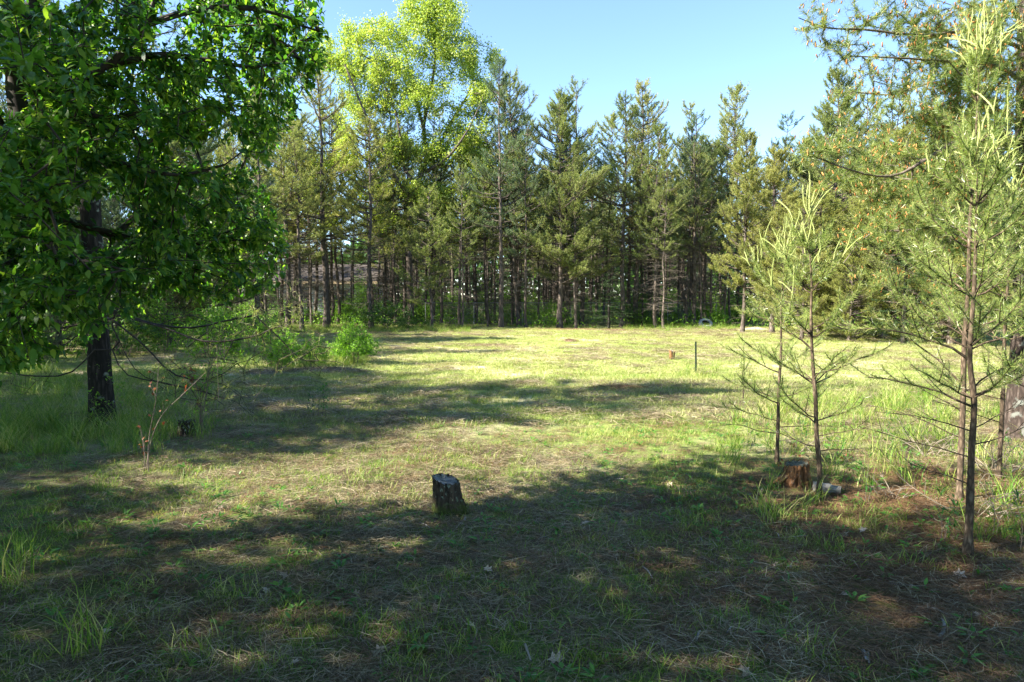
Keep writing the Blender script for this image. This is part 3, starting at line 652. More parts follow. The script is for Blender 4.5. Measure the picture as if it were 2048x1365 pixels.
def left_wood():
    r = np.random.default_rng(9); lr_ = []
    spots = [(-9.5, 13, 9), (-12.5, 15.5, 11), (-15, 19, 11), (-12.2, 21.5, 11.5), (-17.5, 23, 12), (-15.0, 26.5, 12), (-19.5, 28, 12), (-16.2, 31, 12), (-22, 32, 12), (-24, 26, 12), (-21, 20, 11), (-12, 10.8, 9.5), (-17, 14, 10), (-26, 36, 12), (-20, 36, 12), (-30, 31, 12), (-14.2, 34, 11), (-23, 40, 12), (-28, 42, 12), (-17, 39, 11), (-8.6, 15.5, 4.2), (-8.2, 18.5, 4.2), (-10.5, 19.5, 8), (-9.0, 23, 9), (-12.5, 25, 9), (-11.5, 29, 10), (-15.0, 17.0, 8), (-18.5, 20, 9), (-22, 24, 10), (-25, 29, 10), (-9.7, 7.5, 10.5)]
    for k, (x, y, h) in enumerate(spots):
        x -= 2.5
        if k == 30: x, y = -9.7, 7.5  # unseen pine added left of the frame for its shadow band
        kd = r.choice(['tall', 'tall2', 'mid', 'full', 'tall2']) if k < 20 else r.choice(['full', 'full2']); s = h / HT[kd] * r.uniform(.92, 1.08)
        lr_.append((1024 + F * x / y, pine_thing(PV[kd], (x, y, float(H(x, y))), r.uniform(0, 6.28), s, ["tall pine", "bushy low pine"][k >= 20] + " of the left hand wood, " + ["nearest group behind the leafy tree", "middle group behind the leafy tree", "farthest group toward the house"][int(y > 18) + int(y > 29)], "pines of the left hand wood", r.choice(['needle', 'needle_blue']))))
    rank_labels(lr_, 'shaded left wood pine right of the')
left_wood()

# dark fir low in the wood edge, and the boughy dark one on the right
def fir(seed, Ht, Rc, nm='dark_fir'):
    rng = np.random.default_rng(seed); wood = MB(); fol = MB()
    tubes(wood, np.array([[[0, 0, -.1], [0, 0, Ht * .5], [0, 0, Ht]]]), np.array([[.09, .06, .01]]), 7)
    bz = np.sort(rng.uniform(.15, Ht - .2, int(Ht * 16))); n = len(bz); t = bz / Ht; L = Rc * (1 - t) ** .8 * rng.uniform(.6, 1.15, n) + .1
    B = branch_curves(rng, np.stack([bz * 0, bz * 0, bz], -1), rng.uniform(0, 6.28, n), L, -.05 + t * .4, -.25 + t * .7)
    tubes(wood, B, (.006 + L * .007)[:, None] * np.linspace(1, .3, 5)[None], 3)
    idx = np.repeat(np.arange(n), np.maximum(4, (L * 14).astype(int))); s = rng.uniform(.15, 1, len(idx)); C, Tn = along(B[idx], s[:, None]); C = C[:, 0]; Tn = Tn[:, 0]
    side = nrm(np.cross(Tn, [0, 0, 1.])) * np.where(rng.uniform(size=len(idx)) < .5, -1, 1)[:, None]
    D = nrm(Tn * .6 + side * .8 + rng.normal(0, .15, (len(idx), 3))); l2 = .12 + .32 * L[idx] * (1.1 - s)
    S = np.stack([C, C + D * (l2 * .5)[:, None], C + D * l2[:, None] - np.array([0, 0, .10]) * l2[:, None]], 1)
    shoot_needles(fol, S, 16, .05, .011, rng, .6); shoot_needles(fol, B[:, 1:], 20, .05, .011, rng, .6)
    return wood.mesh("trunk", M['bark_dark']), fol.mesh("crown", M[nm], False)
fm = fir(3, 4.4, 1.9)
for px, Y, top, lab in ((1218, 34.2, 540, "low dark green fir with spreading skirt at middle of wood edge"), (1285, 36, 560, "smaller dark fir right behind the low spreading fir"), (1810, 23.5, 470, "dark low fir under the bushy pines at right")):
    g = at(px, 600, Y); z = float(H(g[0], Y)); s = (at(px, top, Y)[2] - z) / 4.4
    t = thing("fir_tree", (g[0], Y, z), lab, "fir tree", "dark firs"); t.scale = (s * 1.25, s * 1.25, s); link("trunk", fm[0], t); link("crown", fm[1], t)

# ------------------------------------------------------------------ the oak
def leafy_crown(pos, par, tips, rng, per, L, W, shape, spread, droop, back=2, mb=None, flat=0.8):
    """leaves on the last twig pieces behind every tip"""
    src = [tips]; p = tips
    for _ in range(back): p = np.where(par[p] >= 0, par[p], p); src.append(p)
    ids = np.concatenate(src); ids = np.repeat(ids, per); n = len(ids)
    P = pos[ids] + rng.normal(0, spread, (n, 3)); out = nrm(pos[ids] - pos[np.maximum(par[ids], 0)] + 1e-6)
    D = nrm(out * .7 + rng.normal(0, .7, (n, 3)) + np.array([0, 0, -droop])); Nn = nrm(np.array([0, 0, 1.]) * flat + rng.normal(0, .5, (n, 3)))
    leaves(mb, P, D, Nn, L * rng.uniform(.65, 1.2, n), W * rng.uniform(.7, 1.15, n), rng, shape, .2)
    return P

def oak():
    rng = np.random.default_rng(21); Y = 37.5; b = at(822, 600, Y); b[2] = 0
    def q(px, py, dy=0): return at(px, py, Y + dy)
    limbs = [([b, q(820, 560), q(818, 480), q(822, 420), q(835, 370)], .21, .17),
             ([q(835, 370), q(850, 330), q(848, 250, .5), q(862, 180), q(870, 110), q(860, 30)], .13, .02),
             ([q(835, 372), q(810, 340), q(800, 270, -1), q(790, 220, -1), q(760, 150, -1.5), q(740, 80, -2)], .09, .02),
             ([q(828, 400), q(800, 370, -1), q(770, 310, -2), q(725, 215, -2.5), q(690, 130, -2)], .12, .02),
             ([q(850, 330), q(880, 290, 1), q(905, 240, 1), q(940, 180, 1.5), q(955, 90, 1)], .13, .02),
             ([q(850, 345), q(890, 320, -1), q(930, 270, -2), q(965, 200, -2)], .10, .02),
             ([q(848, 260), q(830, 190, 1.5), q(810, 100, 2), q(800, 40, 2)], .10, .02),
             ([q(838, 380), q(880, 360, 1.5), q(940, 330, 2), q(975, 290, 2)], .08, .02)]
    cl = [(860, 60, 75, 70), (770, 120, 85, 75), (690, 120, 50, 55), (650, 110, 30, 30), (920, 110, 65, 70), (960, 190, 42, 60), (830, 190, 95, 60), (720, 220, 55, 60), (930, 270, 65, 60), (785, 300, 50, 50),
          (900, 20, 40, 35), (835, 10, 40, 35), (960, 330, 40, 35), (700, 60, 25, 30), (850, 300, 55, 45), (880, 400, 50, 30), (740, 380, 40, 30), (690, 290, 35, 35), (990, 120, 15, 25), (620, 385, 22, 18), (660, 440, 20, 14), (760, 60, 40, 35), (700, 330, 40, 30), (760, 440, 34, 26), (900, 450, 30, 26), (950, 400, 40, 30), (820, 380, 40, 26), (640, 330, 26, 20)]
    T = []
    for (cx, cy, rx, ry) in cl:
        rx, ry = rx * .86, ry * .86; n = int(rx * ry / 30) + 6
        u = nrm(rng.normal(size=(n, 3))) * rng.uniform(.1, 1.25, (n, 1)) ** .6
        for a in u: T.append(q(cx + a[0] * rx, cy + a[2] * ry, a[1] * rx / F * Y * .9 + rng.normal(0, .3)))
    pos, par, rad, tips = grow(limbs, np.array(T), .45, rng, .0045, .5, .12)
    base = np.array([b[0], b[1], float(H(b[0], b[1]))]); pos = pos - base
    w = MB(); edges(w, pos, par, rad, 6); f = MB()
    leafy_crown(pos, par, tips, rng, 21, .125, .075, 'small', .17, .2, 2, f, .5)
    t = thing("oak_tree", base, "big oak with yellow green spring crown towering above the pines", "oak tree")
    link("trunk", w.mesh("trunk", M['bark_far']), t); link("crown", f.mesh("crown", M['oak_leaf'], False), t)
    return t
oak()

# generic round leafy tree, used where the photo's shade comes from outside the frame
def broad_tree(seed, Ht, Rc, cb, nt_=420):
    rng = np.random.default_rng(seed); u = nrm(rng.normal(size=(nt_, 3))) * rng.uniform(.15, 1, (nt_, 1)) ** .4
    u *= 1 + .25 * np.sin(u[:, :1] * 5 + seed) * np.cos(u[:, 1:2] * 4)
    T = u * np.array([Rc, Rc, (Ht - cb) / 2]) + np.array([0, 0, (Ht + cb) / 2])
    pos, par, rad, tips = grow([([(0, 0, -.1), (0.05, 0, cb * .6), (.1, .1, cb + .5), (.0, .2, Ht * .75)], .17, .05)], T, .35, rng, .006, .5, .1)
    w = MB(); edges(w, pos, par, rad, 5); f = MB(); leafy_crown(pos, par, tips, rng, 6, .17, .11, 'small', .15, .2, 2, f, .6)
    return w.mesh("trunk", M['bark_dark']), f.mesh("crown", M['leaf'], False)
BT = [broad_tree(5, 9.5, 2.5, 2.4), broad_tree(6, 8.5, 2.1, 2.0)]
shade = [(0, -8.2, 0.2, 1.0), (1, -5.5, -1.6, 1.0), (0, -10.5, -3, 1.1), (1, -12.5, .6, 1.0), (0, -14.5, -1.8, 1.15), (1, -7.5, -4.9, 1.1), (0, -3.2, -4.6, 1.0), (0, 1.5, -5.0, 1.1), (1, 5.5, -4, 1.2), (0, 9, -2.5, 1.3), (0, -1, -9, 1.4), (0, 7, -9, 1.4),
         (0, 9.5, 2.5, 1.1), (1, 12, .5, 1.3), (0, 13, 6, 1.2), (0, -6.6, -.2, 1.0), (1, -13.5, 6.6, .9), (1, -10.8, 8.4, .75), (0, -17, 8.5, 1.2), (0, -14, 10.5, 1.0), (1, -10.4, 5.6, .85), (0, -11.5, 4.6, .7), (1, -8.8, 3.2, .58)]  # unseen trees right of the camera are added to block skylight
k_ = -1
for k, x, y, s in shade:
    t = thing("leafy_tree", (x, y, float(H(x, y))), ORN[min(k_ := k_ + 1, 28)] + " leafy tree standing outside the view, its crown shading the foreground", "tree", "leafy shade trees around the camera", x * 2.1); t.scale = (s, s, s)
    link("trunk", BT[k][0], t); link("crown", BT[k][1], t)

# ------------------------------------------------------------------ left: leafy tree in front of the pine trunk
def leafy_left():
    rng = np.random.default_rng(31)
    def q(px, py, Y): return at(px, py, 3.4 + (Y - 4.3) * .55)
    base = np.array([-3.5, 4.2, 0.0]); base[2] = float(H(base[0], base[1]))
    limbs = [([base, (-3.5, 4.1, .9), (-3.2, 3.9, 1.55), q(45, 430, 4.9), q(52, 290, 4.7)], .09, .055),
             ([q(52, 290, 4.7), q(60, 230, 4.6), q(100, 195, 4.5), q(170, 160, 4.5), q(240, 110, 4.6), q(290, 50, 4.7), q(320, -40, 4.8)], .028, .009),
             ([q(55, 285, 4.7), q(130, 305, 4.5), q(200, 315, 4.4), q(270, 335, 4.3), q(350, 352, 4.4), q(450, 330, 4.5)], .022, .006),
             ([q(120, 190, 4.5), q(150, 220, 4.7), q(220, 238, 4.9), q(300, 218, 5.0)], .022, .008),
             ([q(215, 130, 4.6), q(330, 110, 5.0), q(420, 122, 5.2), q(520, 135, 5.4), q(600, 95, 5.6)], .022, .006),
             ([q(48, 350, 4.8), q(0, 260, 4.4), q(-50, 150, 4.2)], .05, .02),
             ([q(45, 430, 4.9), q(120, 440, 5.4), q(230, 470, 5.8), q(350, 490, 6.2), q(480, 480, 6.4)], .018, .006),
             ([q(45, 420, 4.9), q(90, 480, 4.0), q(160, 520, 3.6), q(250, 540, 3.4)], .025, .006),
             ([q(45, 450, 5), q(20, 520, 4.2), q(-20, 580, 3.6)], .025, .006),
             ([q(50, 300, 4.7), q(30, 120, 4.9), q(60, 20, 5.0), q(90, -80, 5.0)], .06, .02),
             ([q(230, 470, 5.8), q(330, 400, 6.6), q(430, 420, 7.0), q(540, 450, 7.2)], .018, .005),
             ([q(290, 50, 4.7), q(400, 20, 5.2), q(520, 20, 5.6), q(590, 40, 5.8)], .02, .006)]
    poly = np.array([(-250, -160), (650, -160), (640, 30), (645, 110), (615, 175), (585, 250), (540, 290), (520, 350), (545, 420), (575, 490), (572, 545), (520, 590), (430, 600), (330, 575), (290, 620), (220, 640), (150, 700), (60, 730), (-250, 760)], float)
    def inside(x, y):
        r = np.zeros(len(x), bool); j = len(poly) - 1
        for i in range(len(poly)):
            xi, yi = poly[i]; xj, yj = poly[j]
            c = ((yi > y) != (yj > y)) & (x < (xj - xi) * (y - yi) / (yj - yi + 1e-9) + xi); r ^= c; j = i
        return r
    x = rng.uniform(-160, 650, 6200); y = rng.uniform(-160, 760, 6200); k = inside(x, y); x, y = x[k], y[k]
    # depth: farther out to the right the boughs stand deeper
    d = 3.1 + np.clip(x, 0, 640) / 640 * 1.7 + rng.normal(0, .45, len(x)) + rng.uniform(0, .6, len(x)); d = np.clip(d, 2.35 + np.clip(x, 0, 600) / 500, 6.5)
    g = vnoise(x / 60, y / 45, 1.0, 71); k = (g > -.50 + .12 * (x > 330) * (y < 330)) & (x > -70) & (y > -50) & ((y > 60) | (rng.uniform(size=len(x)) < .9)); x, y, d = x[k], y[k], d[k]
    T = np.array([at(a, b, c) for a, b, c in zip(x, y, d)]); T = T[T[:, 2] > .9]
    pos, par, rad, tips = grow(limbs, T, .105, rng, .0014, .42, .3)
    pos = pos - base; w = MB(); edges(w, pos, par, rad, 5)
    # leaves along the twigs
    src = [tips]; p = tips
    for _ in range(3): p = np.where(par[p] >= 0, par[p], p); src.append(p)
    ids = np.repeat(np.concatenate(src), 4); n = len(ids)
    P = pos[ids] + rng.normal(0, .018, (n, 3)); out = nrm(pos[ids] - pos[np.maximum(par[ids], 0)] + 1e-6)
    D = nrm(out * .8 + rng.normal(0, .55, (n, 3)) + np.array([0, 0, -.14])); Nn = nrm(np.array([-.12, -.2, 1.]) + rng.normal(0, .27, (n, 3)))
    L = .051 * rng.uniform(.6, 1.15, n); W = L * rng.uniform(.42, .56, n)
    # the 300 leaves that show largest are parts of their own; the rest is joined
    px, py, f = proj(P + base); vis = (px > 0) & (px < 2048) & (py > 0) & (py < 1365); score = np.where(vis, f, 99); big = np.argsort(score)[:300]
    rest = np.ones(n, bool); rest[big] = False
    fm_ = MB(); leaves(fm_, P[rest], D[rest], Nn[rest], L[rest], W[rest], rng, 'mid', .25)
    t = thing("cherry_tree", base, "dark green leafy tree filling the upper left of the view", "tree")
    link("trunk", w.mesh("trunk", M['cherry']), t)
    c = link("crown", fm_.mesh("crown", M['leaf'], True), t); c["kind"] = "stuff"
    from mathutils import Matrix
    lm = []
    for v in range(4):
        mb = MB(); leaves(mb, np.zeros((1, 3)), np.array([[0, 1., 0]]), np.array([[0, 0, 1.]]), 1.0, .5, np.random.default_rng(v), 'ovate', .25); lm.append(mb.mesh("leaf", M['leaf']))
    for i in big:
        o = link("leaf", lm[i % 4], t); d_ = D[i]; s_ = nrm(np.cross(d_, Nn[i])); n_ = np.cross(s_, d_)
        m4 = Matrix(((s_[0] * L[i], d_[0] * L[i], n_[0] * L[i], P[i, 0]), (s_[1] * L[i], d_[1] * L[i], n_[1] * L[i], P[i, 1]), (s_[2] * L[i], d_[2] * L[i], n_[2] * L[i], P[i, 2]), (0, 0, 0, 1)))
        o.matrix_local = m4
leafy_left()

# rugged trunk: displaced bark plates
def rugged_trunk(P, r0, r1, nseg, sides, rng, amp, flare=.35):
    Q, t = resample(P, np.linalg.norm(np.diff(np.asarray(P, float), axis=0), axis=1).sum() / nseg)
    k = len(Q); a = np.arange(sides) * 2 * pi / sides
    rr = r0 + (r1 - r0) * t + r0 * flare * 1.6 * np.exp(-t * np.linalg.norm(Q[-1] - Q[0]) * 5.0)
    ph = rng.uniform(0, 6.28, 12); Z, A = np.meshgrid(t * np.linalg.norm(Q[-1] - Q[0]), a, indexing='ij')
    g = np.abs(np.sin(A * 7 + 1.3 * np.sin(Z * 5 + ph[0]) + ph[1])) ** .6 + .6 * np.abs(np.sin(A * 11 + 1.1 * np.sin(Z * 9 + ph[2]))) ** .7
    g += .5 * np.abs(np.sin(Z * 16 + 2.2 * np.sin(A * 4 + ph[3]) + ph[4])) ** .5 + rng.normal(0, .18, g.shape)
    rad = rr[:, None] + amp * (g - 1.2)
    V = Q[:, None] + rad[..., None] * np.stack([np.cos(A), np.sin(A), 0 * A], -1)
    idx = np.arange(k * sides).reshape(k, sides); nx = np.roll(idx, -1, 1)
    return V.reshape(-1, 3), np.stack([idx[:-1], nx[:-1], nx[1:], idx[1:]], -1).reshape(-1, 4)

def left_pine():
    rng = np.random.default_rng(8); b = gp(206, 850); t = thing("pine_tree", b, "old pine with thick furrowed trunk below the leafy tree at left", "pine tree")
    mb = MB(); V, q = rugged_trunk([(0, 0, -.1), (-.02, 0, 1.2), (-.05, 0, 3), (.05, 0, 6), (0, 0, 9.5)], .135, .04, 170, 56, rng, .007); mb.add(V, q)
    link("trunk", mb.mesh("trunk", M['bark_dark'], True), t)
    # low bare boughs reaching right across the gap, needles at the ends
    w = MB(); f = MB()
    def q_(px, py, dy=0): return at(px, py, b[1] + dy) - b
    limbs = [([(0, 0, -.1), (0, 0, 3.0), (.03, 0, 6), (0, 0, 9.4)], .02, .02)]
    ex = [[(225, 640), (290, 700), (360, 735), (430, 745), (480, 735), (510, 720)], [(225, 655), (280, 740), (340, 770), (400, 790), (450, 800)], [(230, 630), (330, 655), (420, 690), (520, 680), (560, 640), (580, 660)],
          [(225, 620), (300, 640), (380, 660), (460, 650), (540, 600), (560, 590)], [(225, 700), (250, 740), (330, 760), (420, 775), (470, 810)], [(190, 640), (120, 690), (60, 700), (10, 660)], [(190, 700), (130, 740), (60, 760), (-20, 740)],
          [(520, 640), (560, 690), (600, 715), (640, 725)]]
    for k, e in enumerate(ex): limbs.append(([q_(x, y, -.4 - .25 * (k % 3) * i / 3) for i, (x, y) in enumerate([(a_ + rng.normal(0, 7), b_ + rng.normal(0, 9)) if n_ else (a_, b_) for n_, (a_, b_) in enumerate(e)])], .008, .003))
    T = []
    for k, e in enumerate(ex):
        for (x, y) in e[2:]:
            for _ in range(15): T.append(q_(x + rng.uniform(-50, 60), y + rng.uniform(-38, 34), -.5 + rng.normal(0, .6)))
    # crown above
    n = 640; u = nrm(rng.normal(size=(n, 3))) * rng.uniform(.2, 1, (n, 1)) ** .45
    T += list(u * np.array([2.4, 2.1, 3.4]) + np.array([0, 0, 6.4]))
    pos, par, rad, tips = grow(limbs, np.array(T), .18, rng, .0017, .42, .6); keep = rad.copy(); keep[(np.abs(pos[:, 0]) < .06) & (np.abs(pos[:, 1]) < .06)] = .02
    edges(w, pos, par, keep, 4)
    hi = tips[pos[tips, 2] > 2.6]; lo = tips[pos[tips, 2] <= 2.6]
    for tp, m in ((hi, 34), (lo, 14)):
        pa = par[tp]; pb = np.maximum(par[pa], 0); SP = np.stack([pos[pb], pos[pa], pos[tp]], 1); shoot_needles(f, SP, m, .07, .005 if m == 14 else .009, rng, .7)
    link("branches", w.mesh("branches", M['cherry']), t); link("crown", f.mesh("crown", M['needle'], False), t)
left_pine()

# ------------------------------------------------------------------ right: big pine with orange pollen cones
def right_pine():
    rng = np.random.default_rng(57); b = gp(2052, 882); Yb = b[1]
    t = thing("pine_tree", b, "large old pine at right edge with orange pollen cones on its boughs", "pine tree")
    mb = MB(); V, q = rugged_trunk([(0, 0, -.1), (0, 0, 1.5), (-.08, 0, 3.2), (-.1, .1, 5.5), (0, .1, 8.5)], .20, .08, 150, 60, rng, .010); mb.add(V, q)
    link("trunk", mb.mesh("trunk", M['bark_grey'], True), t)
    def q_(px, py, Y): return at(px + rng.normal(0, 6), py + rng.normal(0, 6), Y + rng.normal(0, .05)) - b
    limbs = [([(0, 0, 0), (0, 0, 1.5), (-.08, 0, 3.2), (-.1, .1, 5.5), (0, .1, 8.3)], .05, .03),
             ([q_(2040, 90, 7.4), q_(1960, 70, 7.2), q_(1830, 68, 6.9), q_(1720, 60, 6.7), q_(1640, 55, 6.5), q_(1597, 42, 6.4)], 0.0174, .004),
             ([q_(2040, 175, 7.4), q_(1990, 140, 7), q_(1900, 130, 6.7), q_(1800, 110, 6.5), q_(1690, 120, 6.4)], 0.0248, .004),
             ([q_(2040, 260, 7.4), q_(1960, 200, 7.3), q_(1880, 165, 7.4), q_(1790, 180, 7.6), q_(1700, 190, 7.7)], 0.0217, .004),
             ([q_(2040, 330, 7.4), q_(1980, 250, 7.2), q_(1910, 280, 7.0), q_(1860, 310, 7.0), q_(1780, 350, 6.9), q_(1680, 335, 6.8), q_(1610, 300, 6.8)], 0.0186, .004),
             ([q_(2040, 400, 7.4), q_(1930, 330, 7.8), q_(1830, 335, 8.2), q_(1740, 310, 8.4), q_(1680, 270, 8.4)], 0.0186, .004),
             ([q_(2040, 470, 7.4), q_(1950, 430, 7.6), q_(1850, 450, 7.9), q_(1740, 480, 8.0), q_(1690, 530, 8.0)], 0.0217, .004),
             ([q_(2040, 40, 7.4), q_(1980, -40, 7.2), q_(1880, -90, 7.0), q_(1760, -60, 6.9), q_(1650, -30, 6.8)], 0.0248, .004),
             ([q_(2044, 330, 7.4), q_(2000, 260, 6.6), q_(1950, 190, 5.9), q_(1900, 120, 5.6)], 0.0186, .004),
             ([q_(2040, 560, 7.4), q_(1960, 560, 8), q_(1880, 570, 8.4), q_(1800, 540, 8.6)], 0.0155, .004)]
    cl = [(1620, 45, 34, 28, 6.5, 14), (1680, 70, 50, 35, 6.6, 24), (1760, 40, 60, 45, 6.9, 40), (1840, 60, 60, 60, 6.9, 60), (1720, 120, 50, 30, 6.5, 22), (1800, 150, 60, 40, 7.0, 36), (1890, 140, 70, 60, 6.8, 60), (1980, 60, 90, 90, 6.9, 120),
          (1700, 190, 40, 18, 7.7, 14), (1780, 200, 50, 28, 7.6, 22), (1740, 250, 50, 30, 8.3, 22), (1680, 290, 45, 24, 7.2, 26), (1620, 300, 36, 20, 6.8, 22), (1700, 350, 60, 30, 6.9, 44), (1800, 300, 70, 45, 7.6, 60), (1780, 380, 70, 45, 7.3, 60),
          (1880, 340, 70, 60, 7.6, 70), (1980, 200, 90, 90, 7.0, 110), (2000, 360, 80, 80, 7.4, 90), (1850, 440, 70, 40, 7.9, 60), (1740, 470, 60, 35, 8.0, 46), (1960, 480, 90, 60, 7.8, 80), (1880, 230, 60, 50, 7.2, 50), (1640, -30, 60, 30, 6.8, 16), (1800, -50, 100, 40, 7, 50),
          (2110, 200, 60, 200, 7.6, 60), (1760, 560, 60, 24, 8.4, 26), (1900, 570, 80, 30, 8.3, 50), (1880, 250, 90, 60, 8.0, 80), (1960, 130, 80, 80, 7.8, 90), (1900, 400, 90, 50, 8.4, 80), (2000, 480, 60, 80, 8.2, 60), (1800, 420, 60, 40, 8.4, 40), (1860, 90, 70, 50, 7.6, 60)]
    T = []
    for (cx, cy, rx, ry, dY, n) in cl:
        if cx < 1850 and cy < 360: n = int(n * .72); rx *= 1.1; ry *= 1.1
        u = nrm(rng.normal(size=(n, 3))) * rng.uniform(.1, 1, (n, 1)) ** .5
        for a in u: T.append(q_(cx + a[0] * rx, cy + a[2] * ry, dY + a[1] * rx / F * dY * 1.3))
    # the side of the crown that is outside the picture
    u = nrm(rng.normal(size=(200, 3))) * rng.uniform(.3, 1, (200, 1)) ** .5; T += list(u * np.array([1.9, 2.2, 3.0]) + np.array([.9, .8, 5.6]))
    pos, par, rad, tips = grow(limbs, np.array(T), .16, rng, .0021, .44, .4)
    w = MB(); edges(w, pos, par, rad, 5); link("branches", w.mesh("branches", M['twig']), t)
    f = MB(); pa = par[tips]; pb = np.maximum(par[pa], 0)
    e = pos[tips] + nrm(pos[tips] - pos[pa]) * .05; SP = np.stack([pos[pb], pos[pa], e], 1)
    shoot_needles(f, SP, 56, .058, .0042, rng, .8)
    # side shoots
    idx = np.repeat(np.arange(len(tips)), 3); C = pos[pa][idx] * .5 + pos[tips][idx] * .5; D = nrm(nrm(pos[tips] - pos[pa])[idx] + rng.normal(0, .6, (len(idx), 3))) * rng.uniform(.08, .16, (len(idx), 1))
    S2 = np.stack([C, C + D], 1); shoot_needles(f, S2, 26, .058, .0042, rng, .8); link("crown", f.mesh("crown", M['needle_big'], False), t)
    # pollen cones: knobbly clusters at the shoot ends
    c = MB(); ends = np.concatenate([e, (C + D)]); sel = ends[rng.uniform(size=len(ends)) < .38]; dirs = nrm(rng.normal(0, .5, (len(sel), 3)) + np.array([0, 0, 1.]))
    k = 5; tt = np.linspace(0, 1, k); lob = np.array([.007, .013, .010, .012, .002]); Lc = rng.uniform(.03, .05, len(sel))
    P = sel[:, None] + dirs[:, None] * (tt[None, :, None] * Lc[:, None, None]); tubes(c, P, lob[None].repeat(len(sel), 0) * rng.uniform(.5, .85, (len(sel), 1)), 3)
    cc = link("pollen_cones", c.mesh("pollen_cones", M['cone']), t); cc["kind"] = "stuff"
right_pine()

# ------------------------------------------------------------------ young pines on the right, each candle a part
def candle_mesh(seed, bend):
    rng = np.random.default_rng(seed); mb = MB(); k = 9; t = np.linspace(0, 1, k)
    x = bend * t ** 2 + .05 * np.sin(t * 6 + seed) * t; z = t * np.sqrt(max(.2, 1 - bend * bend * .6)); P = np.stack([x, .03 * np.sin(t * 5), z], -1)
    tubes(mb, P[None], (np.array([.020, .023, .024, .023, .022, .020, .018, .015, .006]))[None], 6)
    Pn, _ = resample(P, .05); idx = rng.integers(0, len(Pn) - 1, 110); A = Pn[idx] + rng.normal(0, .012, (110, 3)); D = nrm(Pn[idx + 1] - Pn[idx]) * 1.2 + nrm(rng.normal(size=(110, 3))) * .7
    needles(mb, A, D, .11, .012, rng); return mb.mesh("candle", M['candle'])
CAND = [candle_mesh(k, b) for k, b in enumerate((.05, .2, .42, .65, .12, .85))]

